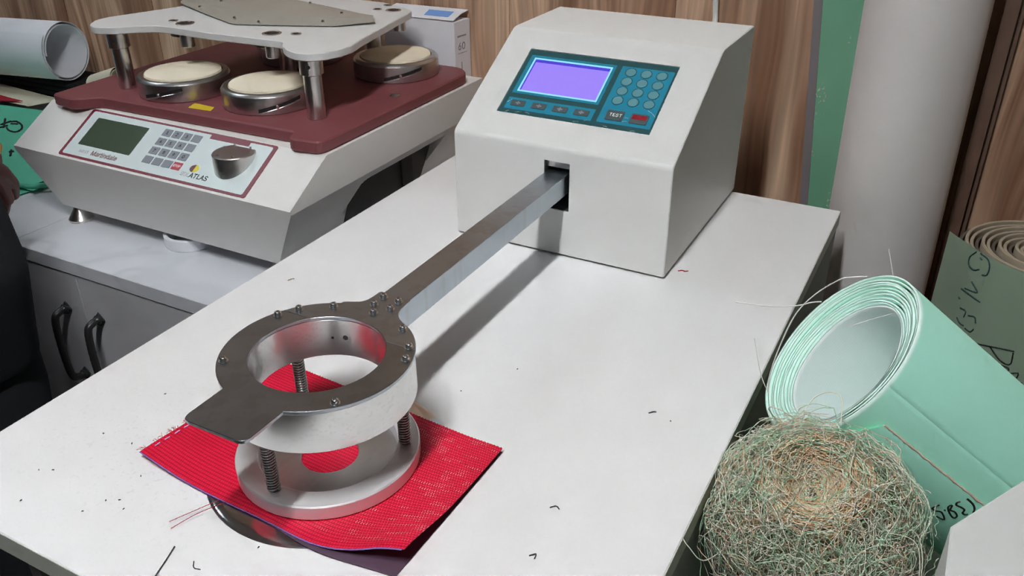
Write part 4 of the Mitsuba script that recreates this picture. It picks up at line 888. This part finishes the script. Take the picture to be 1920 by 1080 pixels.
# face: nose, brow, ears
bones += [((PX + 0.012, PY + 0.115, H(1.56), 0.010), (PX + 0.012, PY + 0.124, H(1.53), 0.012))]
bones += [((PX + s * 0.088, PY + 0.005, H(1.57), 0.012), (PX + s * 0.088, PY, H(1.53), 0.010)) for s in (-1, 1)]
def hand(w, d, side, fwd_):
    """Relaxed hand hanging from wrist w along d: palm, four bent fingers of unequal length, thumb leaving the side of the palm."""
    d = np.asarray(d, float); d /= np.linalg.norm(d); f = np.asarray(fwd_, float); f -= d * (f @ d); f /= np.linalg.norm(f)   # across the palm
    nrm = np.cross(d, f) * side; w = np.array(w[:3]); b = []
    q = lambda p, r: (*p, r)
    k = [w + d * 0.082 + f * o for o in (0.030, 0.011, -0.009, -0.027)]
    for p in k: b.append((q(w + (p - w) * 0.25, 0.019), q(p, 0.0125)))
    b += [(q(k[i], 0.0125), q(k[i + 1], 0.0125)) for i in range(3)]
    for p, L in zip(k, (0.070, 0.078, 0.073, 0.058)):
        a = p + d * L * 0.45 + nrm * L * 0.10; e = a + d * L * 0.30 + nrm * L * 0.18; t = e + d * L * 0.16 + nrm * L * 0.20
        b += [(q(p, 0.0098), q(a, 0.0088)), (q(a, 0.0088), q(e, 0.008)), (q(e, 0.008), q(t, 0.007))]
    t0 = w + d * 0.030 + f * 0.022; t1 = t0 + d * 0.034 + f * 0.022 + nrm * 0.010; t2 = t1 + d * 0.030 + f * 0.006 + nrm * 0.008
    b += [(q(w + d * 0.015, 0.019), q(t0, 0.0145)), (q(t0, 0.0145), q(t1, 0.0105)), (q(t1, 0.0105), q(t2, 0.009))]
    return b
bones += hand(wrR, (-0.40, 0.0, -0.92), -1, (0.25, 1, 0)) + hand(wrL, (0.0, 0.10, -1.0), 1, (-0.2, 1, 0))
bm = chain(bones).refine_to_length(0.012)
bm = trm(bm); bm.merge_vertices()
trimesh.smoothing.filter_taubin(bm, lamb=0.5, nu=0.53, iterations=6)
obj('body', bm, SKIN, pe, 'brown skin', True)
hr = chain([((PX + 0.005, PY - 0.005, H(1.605), 0.097), (PX + 0.004, PY + 0.01, H(1.60), 0.098)), ((PX, PY - 0.05, H(1.56), 0.075), (PX, PY - 0.055, H(1.49), 0.055))]) - m3.Manifold.sphere(0.10, 32).translate((PX + 0.012, PY + 0.105, H(1.545)))
obj('hair', hr, HAIR, pe, 'black hair', 40)
for s in (-1, 1):
    obj('eye', lathe([(0, -0.009), (0.006, -0.006), (0.009, 0), (0.006, 0.006), (0, 0.009)], (PX + 0.012 + s * 0.032, PY + 0.101, H(1.572)), 16), BLACK, pe)
# dark long top and trousers
gr = [((*q[:3], q[3] + 0.012)) for q in (neck1, che1, che2, wai1, wai2, hip1, hip2, shR, shL)]
n1, c1, c2, w1, w2, h1, h2, sR, sL = gr
slR, slL = (elR[0] - 0.002, elR[1] - 0.004, elR[2] + 0.04, 0.055), (elL[0], elL[1], elL[2] + 0.03, 0.055)
skb = [(PX + sx, PY + sy, H(0.52), 0.05) for sx, sy in ((0.130, 0.03), (-0.140, 0.03), (0.120, -0.08), (-0.140, -0.08))]
hips = [(PX + sx, PY + sy, H(0.71), 0.05) for sx, sy in ((0.193, 0.02), (-0.17, 0.03), (0.175, -0.08), (-0.17, -0.08))]
top_ = m3.Manifold.batch_boolean([chain([(n1, c1), (n1, c2), (c1, c2), (c1, w1), (c2, w2), (w1, w2), (n1, sR), (n1, sL), (sR, slR), (sL, slL)]),
        m3.Manifold.batch_hull([m3.Manifold.sphere(q[3], 24).translate(q[:3]) for q in (c1, c2, w1, w2)]),
        m3.Manifold.batch_hull([m3.Manifold.sphere(q[3], 24).translate(q[:3]) for q in (w1, w2, *hips)]),
        m3.Manifold.batch_hull([m3.Manifold.sphere(q[3], 24).translate(q[:3]) for q in (*hips, *skb)])], m3.OpType.Add)
top_ = top_ - m3.Manifold.cube((1, 1, 0.2)).translate((PX - 0.5, PY - 0.5, H(0.33)))
tp = trm(top_.refine_to_length(0.02)); tp.merge_vertices(); trimesh.smoothing.filter_taubin(tp, lamb=0.5, nu=0.53, iterations=8)
obj('tunic', tp, CLOTHDARK, pe, 'long dark tunic', True)
tro = []
for s in (-1, 1):
    tro.append(((PX + s * 0.085, PY, H(0.80), 0.098), (PX + s * 0.088, PY + 0.015, H(0.47), 0.085))); tro.append(((PX + s * 0.088, PY + 0.015, H(0.47), 0.085), (PX + s * 0.088, PY, H(0.13), 0.065)))
obj('trousers', chain(tro), CLOTHDARK, pe, 'dark trousers', 40)
wd = np.array([-0.02, 0.07, -0.226]); wd /= np.linalg.norm(wd); wb = np.array(wrR[:3]) - wd * 0.01
uu = np.cross(wd, X); uu /= np.linalg.norm(uu); vv = np.cross(wd, uu)
for k in range(3):
    a = np.linspace(0, 2 * np.pi, 40, endpoint=False); o = wb - wd * (0.010 * k)
    obj('bangle', tube(o + (0.0295) * (np.cos(a)[:, None] * uu + np.sin(a)[:, None] * vv), 0.0026, 8, True), GOLD, pe, 'gold bangle', 60)
